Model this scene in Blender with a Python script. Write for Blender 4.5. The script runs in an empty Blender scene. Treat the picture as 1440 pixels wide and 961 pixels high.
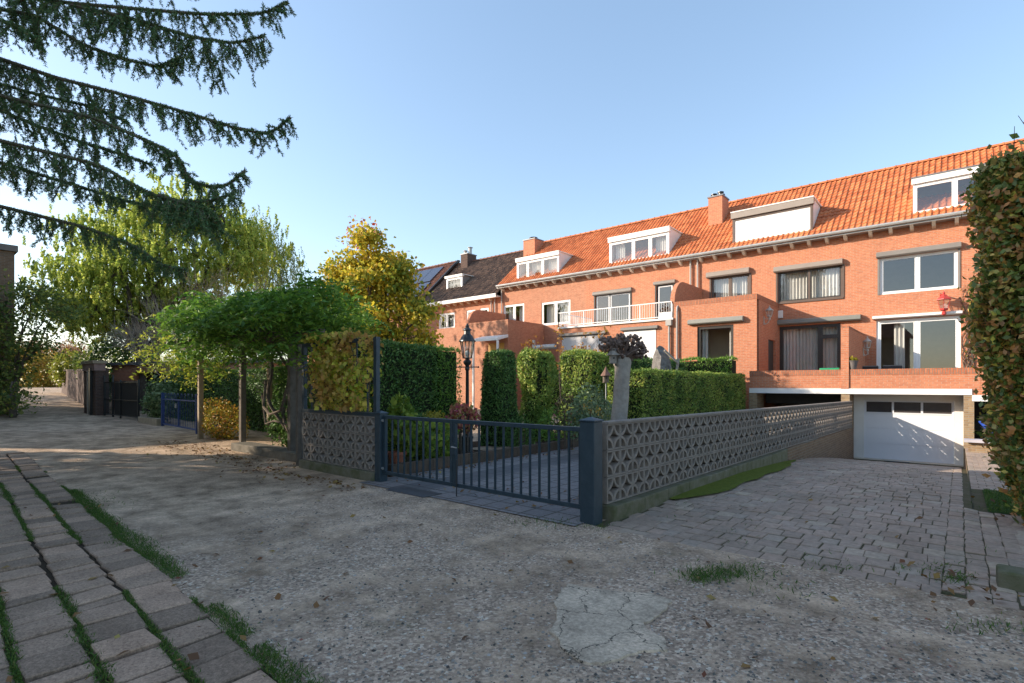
import bpy, math, random
import numpy as np
from mathutils import Vector, Matrix

random.seed(7)
rng = np.random.default_rng(7)
S = bpy.context.scene
COL = S.collection
R = math.radians
SA, CA = math.sin(R(40)), math.cos(R(40))
CAMZ = 1.5
FPX = 750.0            # focal length in photo pixels (1440 wide)

# ---- survey helpers: measured sight lines turned into places on known planes
def RX(u, Y):
    q = (u - 720) / FPX
    d = Y / (SA * q + CA)
    return (CA * q - SA) * d
def ZV(u, v, Y):
    q = (u - 720) / FPX
    d = Y / (SA * q + CA)
    return CAMZ + (541 - v) / FPX * d
def RD(r, d):          # right / forward metres -> world x, y
    return (CA * r - SA * d, SA * r + CA * d)
def UD(u, d):
    return RD((u - 720) / FPX * d, d)
def in_view(x, y, z, m=0.0):
    d = -SA * x + CA * y
    r = CA * x + SA * y
    if d < 0.3: return False
    u = 720 + FPX * r / d; v = 541 - FPX * (z - CAMZ) / d
    return -m < u < 1440 + m and -m < v < 961 + m

# ------------------------------------------------------------------ objects
ROOT = {}
def tag(o, label=None, cat=None, group=None, kind=None):
    if label: o['label'] = label
    if cat: o['category'] = cat
    if group: o['group'] = group
    if kind: o['kind'] = kind
    return o
def thing(name, label, cat, loc=(0, 0, 0), group=None):
    o = bpy.data.objects.new(name, None); COL.objects.link(o)
    o.empty_display_size = 0.2
    o.location = loc
    ROOT[o.name] = Vector(loc)
    return tag(o, label, cat, group)
def link(name, me, mat, parent=None, base=None):
    o = bpy.data.objects.new(name, me); COL.objects.link(o)
    if mat is not None:
        for m in (mat if isinstance(mat, (list, tuple)) else [mat]): me.materials.append(m)
    if parent is not None:
        o.parent = parent
        b = ROOT[parent.name]
        me.transform(Matrix.Translation(-b)); ROOT[o.name] = b
    elif base is not None:
        b = Vector(base); me.transform(Matrix.Translation(-b)); o.location = b; ROOT[o.name] = b
    else:
        ROOT[o.name] = Vector((0, 0, 0))
    return o
def copy_tree(o, parent=None, **kw):
    c = o.copy(); COL.objects.link(c); c.parent = parent
    for ch in list(o.children): copy_tree(ch, c)
    return c

class MB:
    def __init__(s): s.v = []; s.f = []
    def box(s, x0, x1, y0, y1, z0, z1):
        n = len(s.v)
        s.v += [(x0,y0,z0),(x1,y0,z0),(x1,y1,z0),(x0,y1,z0),(x0,y0,z1),(x1,y0,z1),(x1,y1,z1),(x0,y1,z1)]
        s.f += [tuple(n+i for i in q) for q in ((3,2,1,0),(4,5,6,7),(0,1,5,4),(1,2,6,5),(2,3,7,6),(3,0,4,7))]
        return s
    def hexa(s, p):      # 8 points, bottom ring then top ring
        n = len(s.v); s.v += [tuple(q) for q in p]
        s.f += [tuple(n+i for i in q) for q in ((3,2,1,0),(4,5,6,7),(0,1,5,4),(1,2,6,5),(2,3,7,6),(3,0,4,7))]
        return s
    def quad(s, a, b, c, d):
        n = len(s.v); s.v += [tuple(a),tuple(b),tuple(c),tuple(d)]; s.f.append((n,n+1,n+2,n+3)); return s
    def bar(s, a, b, w, h):   # rectangular bar between two points (w horizontal, h other)
        a = Vector(a); b = Vector(b); t = (b-a).normalized()
        up = Vector((0,0,1)) if abs(t.z) < .9 else Vector((0,1,0))
        sd = t.cross(up).normalized()*w/2; uu = sd.cross(t).normalized()*h/2
        p = [a-sd-uu,a+sd-uu,b+sd-uu,b-sd-uu,a-sd+uu,a+sd+uu,b+sd+uu,b-sd+uu]
        return s.hexa(p)
    def tube(s, pts, rad, n=8, cap=True):
        pts = [Vector(p) for p in pts]
        if not isinstance(rad, (list, tuple)): rad = [rad]*len(pts)
        b0 = len(s.v); ref = None
        for i, p in enumerate(pts):
            t = (pts[min(i+1,len(pts)-1)] - pts[max(i-1,0)])
            t = t.normalized() if t.length > 1e-9 else Vector((0,0,1))
            if ref is None:
                ref = t.orthogonal().normalized()
            ref = (ref - t*ref.dot(t))
            ref = ref.normalized() if ref.length > 1e-6 else t.orthogonal().normalized()
            bi = t.cross(ref)
            for k in range(n):
                a = 2*math.pi*k/n
                s.v.append(tuple(p + (ref*math.cos(a)+bi*math.sin(a))*rad[i]))
        for i in range(len(pts)-1):
            for k in range(n):
                a = b0+i*n+k; b = b0+i*n+(k+1)%n
                s.f.append((a,b,b+n,a+n))
        if cap:
            s.f.append(tuple(b0+k for k in range(n-1,-1,-1)))
            s.f.append(tuple(b0+(len(pts)-1)*n+k for k in range(n)))
        return s
    def lathe(s, cx, cy, prof, n=14, sq=False):   # profile (radius, z) bottom to top
        b0 = len(s.v)
        for r, z in prof:
            for k in range(n):
                a = 2*math.pi*(k+.5)/n
                s.v.append((cx+r*math.cos(a), cy+r*math.sin(a), z))
        for i in range(len(prof)-1):
            for k in range(n):
                a=b0+i*n+k; b=b0+i*n+(k+1)%n
                s.f.append((a,b,b+n,a+n))
        s.f.append(tuple(b0+k for k in range(n-1,-1,-1)))
        s.f.append(tuple(b0+(len(prof)-1)*n+k for k in range(n)))
        return s
    def ball(s, c, r, n=8, m=6, sc=(1,1,1)):
        prof=[]
        b0=len(s.v)
        for i in range(m+1):
            ph=math.pi*(i/m)-math.pi/2
            rr=max(math.cos(ph),1e-3)*r; zz=math.sin(ph)*r
            for k in range(n):
                a=2*math.pi*k/n
                s.v.append((c[0]+rr*math.cos(a)*sc[0],c[1]+rr*math.sin(a)*sc[1],c[2]+zz*sc[2]))
        for i in range(m):
            for k in range(n):
                a=b0+i*n+k;b=b0+i*n+(k+1)%n
                s.f.append((a,b,b+n,a+n))
        return s
    def map(s, fn):
        s.v = [tuple(fn(Vector(p))) for p in s.v]; return s
    def build(s, name, mat, parent=None, smooth=False, base=None, bevel=0):
        me = bpy.data.meshes.new(name)
        me.from_pydata(s.v, [], s.f)
        if smooth:
            me.polygons.foreach_set('use_smooth', [True]*len(me.polygons))
        me.update()
        o = link(name, me, mat, parent, base)
        if smooth:
            try: me.set_sharp_from_angle(angle=R(40))
            except Exception: pass
        if bevel:
            b = o.modifiers.new('bevel', 'BEVEL'); b.width = bevel; b.segments = 2; b.limit_method='ANGLE'
        return o

# ---------------------------------------------------------------- materials
def newmat(name):
    m = bpy.data.materials.new(name); m.use_nodes = True
    nt = m.node_tree; nt.nodes.clear()
    return m, nt, nt.nodes, nt.links
def out(nt, sh):
    o = nt.nodes.new('ShaderNodeOutputMaterial'); nt.links.new(sh, o.inputs['Surface']); return o
def bsdf(nt, rough=.7, metal=0, spec=.4):
    b = nt.nodes.new('ShaderNodeBsdfPrincipled')
    b.inputs['Roughness'].default_value = rough; b.inputs['Metallic'].default_value = metal
    b.inputs['Specular IOR Level'].default_value = spec
    return b
def c4(c): return (c[0], c[1], c[2], 1)
def noise(nt, scale, detail=4, rough=.6, vec=None, coord='pos'):
    n = nt.nodes.new('ShaderNodeTexNoise'); n.inputs['Scale'].default_value = scale
    n.inputs['Detail'].default_value = detail; n.inputs['Roughness'].default_value = rough
    if vec is None: vec = pos(nt)
    nt.links.new(vec, n.inputs['Vector']); return n
def pos(nt):
    if not hasattr(pos, 'cache'): pos.cache = {}
    k = nt.as_pointer()
    g = nt.nodes.get('geo')
    if g is None:
        g = nt.nodes.new('ShaderNodeNewGeometry'); g.name = 'geo'
    return g.outputs['Position']
def geo(nt):
    pos(nt); return nt.nodes.get('geo')
def ramp(nt, fac, stops, interp='LINEAR'):
    r = nt.nodes.new('ShaderNodeValToRGB'); r.color_ramp.interpolation = interp
    el = r.color_ramp.elements
    while len(el) < len(stops): el.new(.5)
    for e, (p, c) in zip(el, stops): e.position = p; e.color = c4(c)
    nt.links.new(fac, r.inputs['Fac']); return r.outputs['Color']
def mixc(nt, fac, a, b, mode='MIX'):
    m = nt.nodes.new('ShaderNodeMix'); m.data_type = 'RGBA'; m.blend_type = mode
    for s_, val in ((0, fac), (6, a), (7, b)):
        if isinstance(val, (int, float)): m.inputs[s_].default_value = val
        elif isinstance(val, tuple): m.inputs[s_].default_value = c4(val)
        else: nt.links.new(val, m.inputs[s_])
    return m.outputs[2]
def math_(nt, op, a, b=None, c=None):
    m = nt.nodes.new('ShaderNodeMath'); m.operation = op
    for i, val in enumerate((a, b, c)):
        if val is None: continue
        if isinstance(val, (int, float)): m.inputs[i].default_value = val
        else: nt.links.new(val, m.inputs[i])
    return m.outputs[0]
def bump(nt, b, h, strength=.4, dist=.01):
    n = nt.nodes.new('ShaderNodeBump'); n.inputs['Strength'].default_value = strength
    n.inputs['Distance'].default_value = dist
    nt.links.new(h, n.inputs['Height']); nt.links.new(n.outputs[0], b.inputs['Normal'])
def smooth_range(nt, v, a, b):
    n = nt.nodes.new('ShaderNodeMapRange'); n.interpolation_type = 'SMOOTHSTEP'
    n.inputs['From Min'].default_value = a; n.inputs['From Max'].default_value = b
    nt.links.new(v, n.inputs['Value']); return n.outputs['Result']

def M(name, c1, c2=None, scale=4, rough=.7, metal=0, spec=.4, bs=0, bscale=60, bd=.01):
    m, nt, N, L = newmat(name); b = bsdf(nt, rough, metal, spec)
    if c2 is None: c2 = tuple(x*.82 for x in c1)
    n = noise(nt, scale, 6, .65)
    L.new(ramp(nt, n.outputs['Fac'], [(.3, c1), (.7, c2)]), b.inputs['Base Color'])
    if bs:
        h = noise(nt, bscale, 4, .6); bump(nt, b, h.outputs['Fac'], bs, bd)
    out(nt, b.outputs[0]); return m

def brickmat(name, c1, c2, mort, bw=.22, bh=.066, ms=.009, soldier=False, stain=.25, dirt=(.12,.1,.08)):
    m, nt, N, L = newmat(name); b = bsdf(nt, .85, 0, .2)
    sp = N.new('ShaderNodeSeparateXYZ'); L.new(pos(nt), sp.inputs[0])
    u = math_(nt, 'ADD', sp.outputs[0], sp.outputs[1])
    cb = N.new('ShaderNodeCombineXYZ')
    if soldier: L.new(sp.outputs[2], cb.inputs[0]); L.new(u, cb.inputs[1])
    else: L.new(u, cb.inputs[0]); L.new(sp.outputs[2], cb.inputs[1])
    t = N.new('ShaderNodeTexBrick'); L.new(cb.outputs[0], t.inputs['Vector'])
    t.inputs['Scale'].default_value = 1; t.inputs['Brick Width'].default_value = bw
    t.inputs['Row Height'].default_value = bh; t.inputs['Mortar Size'].default_value = ms
    t.inputs['Mortar Smooth'].default_value = .3; t.inputs['Bias'].default_value = 0
    t.inputs['Color1'].default_value = c4(c1); t.inputs['Color2'].default_value = c4(c2); t.inputs['Mortar'].default_value = c4(mort)
    n = noise(nt, .7, 5, .7); n2 = noise(nt, 9, 3, .6)
    c = mixc(nt, math_(nt, 'MULTIPLY', smooth_range(nt, n.outputs['Fac'], .45, .75), stain), t.outputs['Color'], dirt)
    c = mixc(nt, .35, c, ramp(nt, n2.outputs['Fac'], [(.3,(.6,.6,.6)),(.7,(1.25,1.25,1.25))]), 'MULTIPLY')
    L.new(c, b.inputs['Base Color'])
    bump(nt, b, math_(nt, 'SUBTRACT', 1.0, t.outputs['Fac']), .5, .006)
    out(nt, b.outputs[0]); return m

def leafmat(name, stops, trans=.35, rough=.55, zone=None, zscale=1.2, spec=.3):
    """leaf colour drawn per leaf; zone mixes a second colour in by patches"""
    m, nt, N, L = newmat(name); b = bsdf(nt, rough, 0, spec)
    g = geo(nt)
    c = ramp(nt, g.outputs['Random Per Island'], stops)
    if zone:
        n = noise(nt, zscale, 3, .6)
        c = mixc(nt, smooth_range(nt, n.outputs['Fac'], .46, .62), c, ramp(nt, g.outputs['Random Per Island'], zone))
    L.new(c, b.inputs['Base Color'])
    t = N.new('ShaderNodeBsdfTranslucent'); L.new(c, t.inputs['Color'])
    mx = N.new('ShaderNodeMixShader'); mx.inputs[0].default_value = trans
    L.new(b.outputs[0], mx.inputs[1]); L.new(t.outputs[0], mx.inputs[2])
    out(nt, mx.outputs[0]); return m

def glassmat(name, tint=(.9,.93,.94), refl=.16):
    m, nt, N, L = newmat(name)
    tr = N.new('ShaderNodeBsdfTransparent'); tr.inputs[0].default_value = c4(tint)
    gl = N.new('ShaderNodeBsdfGlossy'); gl.inputs['Roughness'].default_value = .015
    g = geo(nt); dt = N.new('ShaderNodeVectorMath'); dt.operation = 'DOT_PRODUCT'
    L.new(g.outputs['Incoming'], dt.inputs[0]); L.new(g.outputs['Normal'], dt.inputs[1])
    k = math_(nt, 'POWER', math_(nt, 'SUBTRACT', 1.0, math_(nt, 'ABSOLUTE', dt.outputs['Value'])), 4.0)
    fr = math_(nt, 'MULTIPLY_ADD', k, .8, refl)
    mx = N.new('ShaderNodeMixShader'); L.new(fr, mx.inputs[0])
    L.new(tr.outputs[0], mx.inputs[1]); L.new(gl.outputs[0], mx.inputs[2])
    out(nt, mx.outputs[0]); return m

def tilemat(name, cols, colw, rowh, moss=.15, mossc=(.12,.1,.06)):
    m, nt, N, L = newmat(name); b = bsdf(nt, .75, 0, .25)
    sp = N.new('ShaderNodeSeparateXYZ'); L.new(pos(nt), sp.inputs[0])
    fx = math_(nt, 'FLOOR', math_(nt, 'DIVIDE', sp.outputs[0], colw))
    fz = math_(nt, 'FLOOR', math_(nt, 'DIVIDE', sp.outputs[2], rowh))
    cb = N.new('ShaderNodeCombineXYZ'); L.new(fx, cb.inputs[0]); L.new(fz, cb.inputs[1])
    w = N.new('ShaderNodeTexWhiteNoise'); w.noise_dimensions = '2D'; L.new(cb.outputs[0], w.inputs['Vector'])
    c = ramp(nt, w.outputs['Value'], cols)
    n = noise(nt, 1.3, 6, .7)
    c = mixc(nt, math_(nt, 'MULTIPLY', smooth_range(nt, n.outputs['Fac'], .45, .75), moss*2), c, mossc)
    n2 = noise(nt, 22, 3, .6)
    c = mixc(nt, .4, c, ramp(nt, n2.outputs['Fac'], [(.3,(.65,.65,.65)),(.7,(1.2,1.2,1.2))]), 'MULTIPLY')
    L.new(c, b.inputs['Base Color']); out(nt, b.outputs[0]); return m

BR   = brickmat('orange_brick', (0.546,0.209,0.106), (0.474,0.163,0.084), (0.453,0.275,0.192), stain=.22, dirt=(0.330,0.154,0.096))
BRS  = brickmat('orange_brick_soldier', (0.515,0.182,0.090), (0.391,0.121,0.060), (0.247,0.165,0.120), bw=.22, bh=.066, ms=.012, soldier=True, stain=.2)
BRP  = brickmat('pale_orange_brick', (.52,.215,.12), (.44,.165,.09), (.42,.28,.2), stain=.2, dirt=(.3,.16,.1))
BRY  = brickmat('buff_brick', (.36,.25,.14), (.26,.165,.09), (.30,.26,.2), stain=.3)
BRN  = brickmat('brown_brick', (.20,.125,.075), (.14,.085,.05), (.2,.17,.13), stain=.4)
BRD  = brickmat('dark_red_brick', (.11,.06,.045), (.075,.042,.034), (.12,.10,.09), stain=.4)
CHM  = brickmat('chimney_brick', (.44,.135,.07), (.36,.1,.05), (.34,.2,.14), stain=.15)
TILE = tilemat('orange_tile', [(0,(0.411,0.121,0.048)),(.5,(0.541,0.171,0.066)),(1,(0.627,0.221,0.090))], .21, .24, .14, (0.216,0.099,0.042))
TILD = tilemat('dark_tile', [(0,(0.090,0.061,0.049)),(.5,(0.150,0.099,0.074)),(1,(0.240,0.153,0.107))], .18, .2, .1, (0.200,0.144,0.099))
TILR = tilemat('brown_red_tile', [(0,(0.156,0.075,0.054)),(.5,(0.221,0.100,0.066)),(1,(0.260,0.125,0.084))], .18, .2, .1, (0.130,0.100,0.072))
WHITE = M('white_paint', (.80,.79,.76), (.72,.70,.66), 2, .5)
CREAM = M('cream_paint', (.66,.60,.50), (.55,.49,.40), 3, .6)
WPVC = M('white_frame', (.82,.82,.81), (.78,.78,.77), 2, .35)
DFRM = M('dark_frame', (.035,.032,.03), (.05,.045,.04), 3, .4)
BRWN = M('brown_frame', (.10,.07,.055), (.13,.095,.075), 3, .45)
GREYB = M('grey_box', (.23,.21,.19), (.19,.175,.16), 2, .45)
TAUPE = M('taupe_box', (.30,.255,.22), (.26,.22,.19), 2, .5)
ZINC = M('zinc', (.42,.42,.41), (.32,.32,.31), 3, .45, .3)
PIPE = M('pvc_pipe', (.40,.37,.34), (.33,.31,.29), 3, .5)
SCREEN = M('screen_cloth', (.80,.79,.78), (.75,.74,.73), 1.2, .8)
GREYSCR = M('grey_screen', (.5,.49,.5), (.42,.41,.42), 1.2, .8)
CURT = M('curtain', (.74,.70,.64), (.62,.58,.53), 2, .9)
INT  = M('interior', (.30,.25,.19), (.2,.17,.13), 1, .9)
GLASS = glassmat('glass')
LEAD = M('lead', (.2,.2,.21), (.15,.15,.16), 4, .5, .3)
SOLAR = M('solar_panel', (.03,.035,.06), (.04,.045,.07), 2, .12, .0, .8)
CONC = M('concrete', (0.390,0.322,0.225), (0.260,0.218,0.153), 6, .9, 0, .2, .5, 90, .006)
BLOCK = M('grey_block', (0.302,0.263,0.230), (0.205,0.177,0.151), 7, .95, 0, .1, .6, 140, .004)
KERB = M('mossy_kerb', (.20,.18,.14), (.09,.10,.045), 6, .95, 0, .1, .7, 60, .012)
BLUE = M('blue_paint', (.015,.033,.047), (.032,.054,.07), 9, .5, 0, .5, .15, 60, .003)
BLUEG = M('bright_blue_paint', (.02,.05,.16), (.03,.06,.2), 4, .4, 0, .5)
BLACK = M('black_iron', (.016,.018,.019), (.025,.027,.028), 8, .4, 0, .5)
WOODG = M('weathered_post', (.16,.135,.11), (.09,.075,.06), 9, .85, 0, .2, .5, 50, .006)
WOODL = M('light_post', (.34,.27,.19), (.24,.19,.13), 6, .85, 0, .2, .4, 50, .006)
BARK = M('bark', (.17,.14,.11), (.085,.07,.055), 11, .95, 0, .1, .9, 35, .02)
BARKG = M('grey_bark', (.40,.36,.31), (.26,.23,.20), 9, .95, 0, .1, .8, 40, .015)
BARKP = M('pale_twig', (.42,.35,.26), (.3,.24,.17), 4, .9)
KNOB = M('brown_knob', (.24,.17,.14), (.12,.085,.07), 18, .9, 0, .2, .8, 80, .02)
TERRA = M('terracotta', (.36,.13,.07), (.28,.1,.055), 6, .8)
GREENP = M('green_plastic', (.02,.30,.14), (.02,.26,.12), 3, .4)
BLUETARP = M('blue_plastic', (0.040,0.104,0.496), (0.032,0.080,0.400), 5, .35)
RATTAN = M('dark_rattan', (.03,.027,.03), (.05,.045,.045), 40, .6)
REDP = M('red_paint', (.48,.055,.05), (.42,.045,.04), 5, .35)
GARD = M('garage_white', (.74,.75,.78), (.70,.71,.74), 1, .4)
SOIL = M('soil', (.075,.055,.038), (.04,.03,.02), 8, .95, 0, .1, .9, 30, .03)
MOSS = M('moss', (0.156,0.180,0.030), (0.087,0.125,0.022), 14, .95, 0, .1, .9, 80, .02)
LAWN = M('lawn_base', (.03,.06,.015), (.045,.085,.02), 20, .95, 0, .1, .6, 90, .02)

# ------------------------------------------------------------------ ground
def gz(x, y):
    z = 0.0
    if x < -18: z += .9*((-x-18)/34)**1.3 if x > -60 else .9*((60-18)/34)**1.3
    return z
def dz(y):            # driveway down to the garage
    if y < 7: return 0.0
    return -1.15*min((y-7)/14.6, 1)**2
def pz(y):            # side path
    if y < 7: return 0.0
    return -.5*min((y-7)/14, 1)**1.3

def groundmat():
    m, nt, N, L = newmat('gravel_lane'); b = bsdf(nt, .95, 0, .15)
    big = noise(nt, .45, 5, .65); mid = noise(nt, 2.3, 6, .7); fine = noise(nt, 38, 4, .7)
    v = N.new('ShaderNodeTexVoronoi'); v.inputs['Scale'].default_value = 55; L.new(pos(nt), v.inputs['Vector'])
    v2 = N.new('ShaderNodeTexVoronoi'); v2.inputs['Scale'].default_value = 24; L.new(pos(nt), v2.inputs['Vector'])
    base = ramp(nt, mid.outputs['Fac'], [(.3,(0.191,0.136,0.090)),(.43,(0.382,0.280,0.196)),(.56,(0.592,0.438,0.311)),(.72,(0.800,0.595,0.429))])
    dark = ramp(nt, big.outputs['Fac'], [(.35,(.72,.70,.67)),(.5,(1.0,.99,.97)),(.68,(1.15,1.15,1.15))])
    c = mixc(nt, 1.0, base, dark, 'MULTIPLY')
    peb = ramp(nt, v.outputs['Color'], [(.0,(0.111,0.085,0.066)),(.45,(0.351,0.262,0.197)),(.8,(0.664,0.510,0.384)),(1,(0.800,0.800,0.689))])
    sx_ = N.new('ShaderNodeSeparateXYZ'); L.new(pos(nt), sx_.inputs[0])
    near = math_(nt, 'ADD', math_(nt, 'MULTIPLY', sx_.outputs[0], .13), math_(nt, 'MULTIPLY', noise(nt, .35, 4, .6).outputs['Fac'], 1.6))
    near = smooth_range(nt, near, -.35, .35)
    gm = math_(nt, 'MULTIPLY', smooth_range(nt, noise(nt, 1.1, 5, .75).outputs['Fac'], .38, .56), math_(nt, 'MULTIPLY_ADD', near, .85, .15))
    c = mixc(nt, math_(nt, 'MULTIPLY', gm, .75), c, peb)
    # pale and dark grit, the odd brick chip
    spk = math_(nt, 'LESS_THAN', v2.outputs['Distance'], .17)
    rnd = N.new('ShaderNodeSeparateColor'); L.new(v2.outputs['Color'], rnd.inputs[0])
    pick = math_(nt, 'GREATER_THAN', rnd.outputs[0], .74)
    c = mixc(nt, math_(nt, 'MULTIPLY', math_(nt, 'MULTIPLY', spk, pick), .75), c,
             ramp(nt, rnd.outputs[1], [(0,(.5,.47,.43)),(.55,(.36,.33,.3)),(.8,(.05,.045,.04)),(.93,(.3,.1,.07))], 'CONSTANT'))
    c = mixc(nt, .55, c, ramp(nt, fine.outputs['Fac'], [(.3,(.5,.5,.5)),(.7,(1.35,1.35,1.35))]), 'MULTIPLY')
    # moss tint in patches
    mo = smooth_range(nt, noise(nt, .8, 6, .75).outputs['Fac'], .58, .72)
    c = mixc(nt, math_(nt, 'MULTIPLY', mo, .45), c, (.10,.095,.045))
    L.new(c, b.inputs['Base Color'])
    h = math_(nt, 'ADD', math_(nt, 'MULTIPLY', fine.outputs['Fac'], .6), math_(nt, 'MULTIPLY', v.outputs['Distance'], -.9))
    h = math_(nt, 'ADD', h, math_(nt, 'MULTIPLY', mid.outputs['Fac'], 1.5))
    bump(nt, b, h, .9, .018)
    out(nt, b.outputs[0]); return m
GRAVEL = groundmat()

def axis_lines(a, b, fine0, fine1, fs, cs):
    xs = list(np.arange(fine0, fine1+1e-6, fs))
    lo = list(np.arange(a, fine0-1e-6, cs)); hi = list(np.arange(fine1+cs, b+1e-6, cs))
    return lo+xs+hi
def uneven(x, y):
    return .012*math.sin(x*1.3+y*.7)+.010*math.sin(x*.6-y*1.9+1)+.006*math.sin(x*3.1+y*2.7)
def ground():
    xs = sorted(set([round(x,3) for x in axis_lines(-160, 120, -16, 6, .25, 6)]+[-3.0,.12,2.4]))
    ys = sorted(set([round(y,3) for y in axis_lines(-90, 150, -1, 12, .25, 6)]+[4.9,23.0]))
    vid = {}; v = []; f = []
    def V(i, j):
        if (i,j) not in vid:
            x, y = xs[i], ys[j]
            k = 1.0 if (-16 < x < 6 and -1 < y < 4.7) else 0
            vid[(i,j)] = len(v); v.append((x, y, gz(x,y)+k*uneven(x,y)))
        return vid[(i,j)]
    for i in range(len(xs)-1):
        for j in range(len(ys)-1):
            cx = (xs[i]+xs[i+1])/2; cy = (ys[j]+ys[j+1])/2
            if -3.0 < cx < 2.4 and 4.9 < cy < 23: continue
            f.append((V(i,j),V(i+1,j),V(i+1,j+1),V(i,j+1)))
    mb = MB(); mb.v = v; mb.f = f
    tag(mb.build('ground', GRAVEL), kind='structure')
ground()

def strip(name, mat, x0, x1, y0, y1, zf, step=.4, dx=None):
    mb = MB(); n = int((y1-y0)/step)+1
    for k in range(n):
        a = y0+(y1-y0)*k/n; b = y0+(y1-y0)*(k+1)/n
        mb.quad((x0,a,zf(a)),(x1,a,zf(a)),(x1,b,zf(b)),(x0,b,zf(b)))
    return tag(mb.build(name, mat), kind='structure')

JOINT = M('joint_sand', (.125,.10,.07), (.08,.08,.035), 5, .95, 0, .1, .8, 60, .02)
def settmat():
    m, nt, N, L = newmat('sett_stone'); b = bsdf(nt, .8, 0, .3)
    g = geo(nt)
    c = ramp(nt, g.outputs['Random Per Island'], [(0,(0.313,0.243,0.191)),(.25,(0.371,0.288,0.225)),(.5,(0.348,0.266,0.211)),(.72,(0.412,0.305,0.235)),(.86,(0.336,0.277,0.225)),(1,(0.452,0.362,0.274))])
    n = noise(nt, 16, 5, .7); n2 = noise(nt, .9, 4, .6)
    c = mixc(nt, .7, c, ramp(nt, n.outputs['Fac'], [(.3,(.6,.6,.58)),(.7,(1.3,1.28,1.26))]), 'MULTIPLY')
    c = mixc(nt, .6, c, ramp(nt, n2.outputs['Fac'], [(.35,(.72,.7,.66)),(.65,(1.1,1.1,1.12))]), 'MULTIPLY')
    L.new(c, b.inputs['Base Color']); bump(nt, b, noise(nt, 70, 4, .6).outputs['Fac'], .5, .006)
    out(nt, b.outputs[0]); return m
SETT = settmat()
def paver_mesh(stones, zf, top=.0, bev=.012, crown=.006, thick=.06):
    """stones: list of 4-corner xy polygons (ccw) with a height offset"""
    mb = MB()
    for (c, dh, tilt) in stones:
        n = len(mb.v)
        mx = sum(p[0] for p in c)/4; my = sum(p[1] for p in c)/4
        for lv, sh, zz in ((0,0,-thick),(1,0,-bev),(2,bev,0)):
            for p in c:
                L_ = math.hypot(p[0]-mx,p[1]-my)
                k = (1-sh*1.3/L_)
                x = mx+(p[0]-mx)*k; y = my+(p[1]-my)*k
                mb.v.append((x,y,zf(x,y)+top+dh+zz+tilt[0]*(x-mx)+tilt[1]*(y-my)))
        mb.v.append((mx,my,zf(mx,my)+top+dh+crown))
        for lv in range(2):
            for k in range(4):
                a=n+lv*4+k; b_=n+lv*4+(k+1)%4
                mb.f.append((a,b_,b_+4,a+4))
        for k in range(4): mb.f.append((n+8+k,n+8+(k+1)%4,n+12))
    return mb
def jit(a): return random.uniform(-a,a)
def driveway():
    strip('driveway_bed', JOINT, -3.0, .12, 4.9, 23.0, lambda y: dz(y)-.008)
    st = []
    y = 4.86; row = 0
    XR = -.10
    while y < 22.0:
        h = .225+jit(.02)
        x = -2.93 + (0 if row%2 else .08)+jit(.02)
        if y < 5.0: pass
        while x < XR-.05:
            w = .165+jit(.03)
            x1 = min(x+w, XR)
            if XR-x1 < .07: x1 = XR
            g = .003
            bend = .03*math.sin(x*2.1+y*.8)
            if True:
                st.append(([(x+g+jit(.007),y+.008+bend+jit(.006)),(x1-g+jit(.007),y+.008+bend+jit(.006)),(x1-g+jit(.007),y+h-.008+bend+jit(.006)),(x+g+jit(.007),y+h-.008+bend+jit(.006))], jit(.005), (jit(.03),jit(.03))))
            x = x1
        y += h; row += 1
    # columns on the right running towards the garage
    for ci in range(4):
        x0 = XR+ci*.138; x1 = x0+.138
        y = 4.95+jit(.1)
        yend = 22 if x1 < .14 else 8.5
        zz = dz
        while y < yend:
            h = .2+jit(.04); g = .003
            if True:
                st.append(([(x0+g+jit(.008),y+.012+jit(.008)),(x1-g+jit(.008),y+.012+jit(.008)),(x1-g+jit(.008),y+h-.012+jit(.008)),(x0+g+jit(.008),y+h-.012+jit(.008))], jit(.005), (jit(.04),jit(.03))))
            y += h
    mb = paver_mesh(st, lambda x,y: dz(y) if x < .13 else pz(y), .0, .006, .004)
    tag(mb.build('driveway', SETT), kind='structure')
    # side path on the right with a stepped edge down to the driveway
    strip('path_bed', JOINT, .12, 2.4, 4.9, 23.0, lambda y: pz(y)-.008)
    mb = MB()
    n = 40
    for k in range(n):
        a = 7+15.0*k/n; b_ = 7+15.0*(k+1)/n
        mb.quad((.118,a,dz(a)-.06),(.118,b_,dz(b_)-.06),(.118,b_,pz(b_)-.01),(.118,a,pz(a)-.01))
    tag(mb.build('path_edge', BRN), kind='structure')
    st = []; y = 10.8; row = 0
    while y < 21.8:
        h = .2; x = .13 + (.1 if row%2 else 0)
        xs_ = [.13]+([.23] if row%2 else [])
        x = xs_[-1]
        if row%2: st.append(([(.135,y+.004),(.226,y+.004),(.226,y+h-.004),(.135,y+h-.004)], jit(.003),(0,0)))
        while x < 2.3:
            st.append(([(x+.004,y+.004),(x+.2-.004,y+.004),(x+.2-.004,y+h-.004),(x+.004,y+h-.004)], jit(.003),(jit(.02),jit(.02))))
            x += .2
        y += h; row += 1
    y = 4.95
    while y < 8.4:
        x = .42
        while x < 2.3:
            st.append(([(x+.006,y+.006),(x+.13,y+.006),(x+.13,y+.235),(x+.006,y+.235)], jit(.005),(jit(.04),jit(.03))))
            x += .138
        y += .24
    tag(paver_mesh(st, lambda x,y: pz(y), 0, .006, .002).build('side_path', SETT), kind='structure')
driveway()

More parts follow.
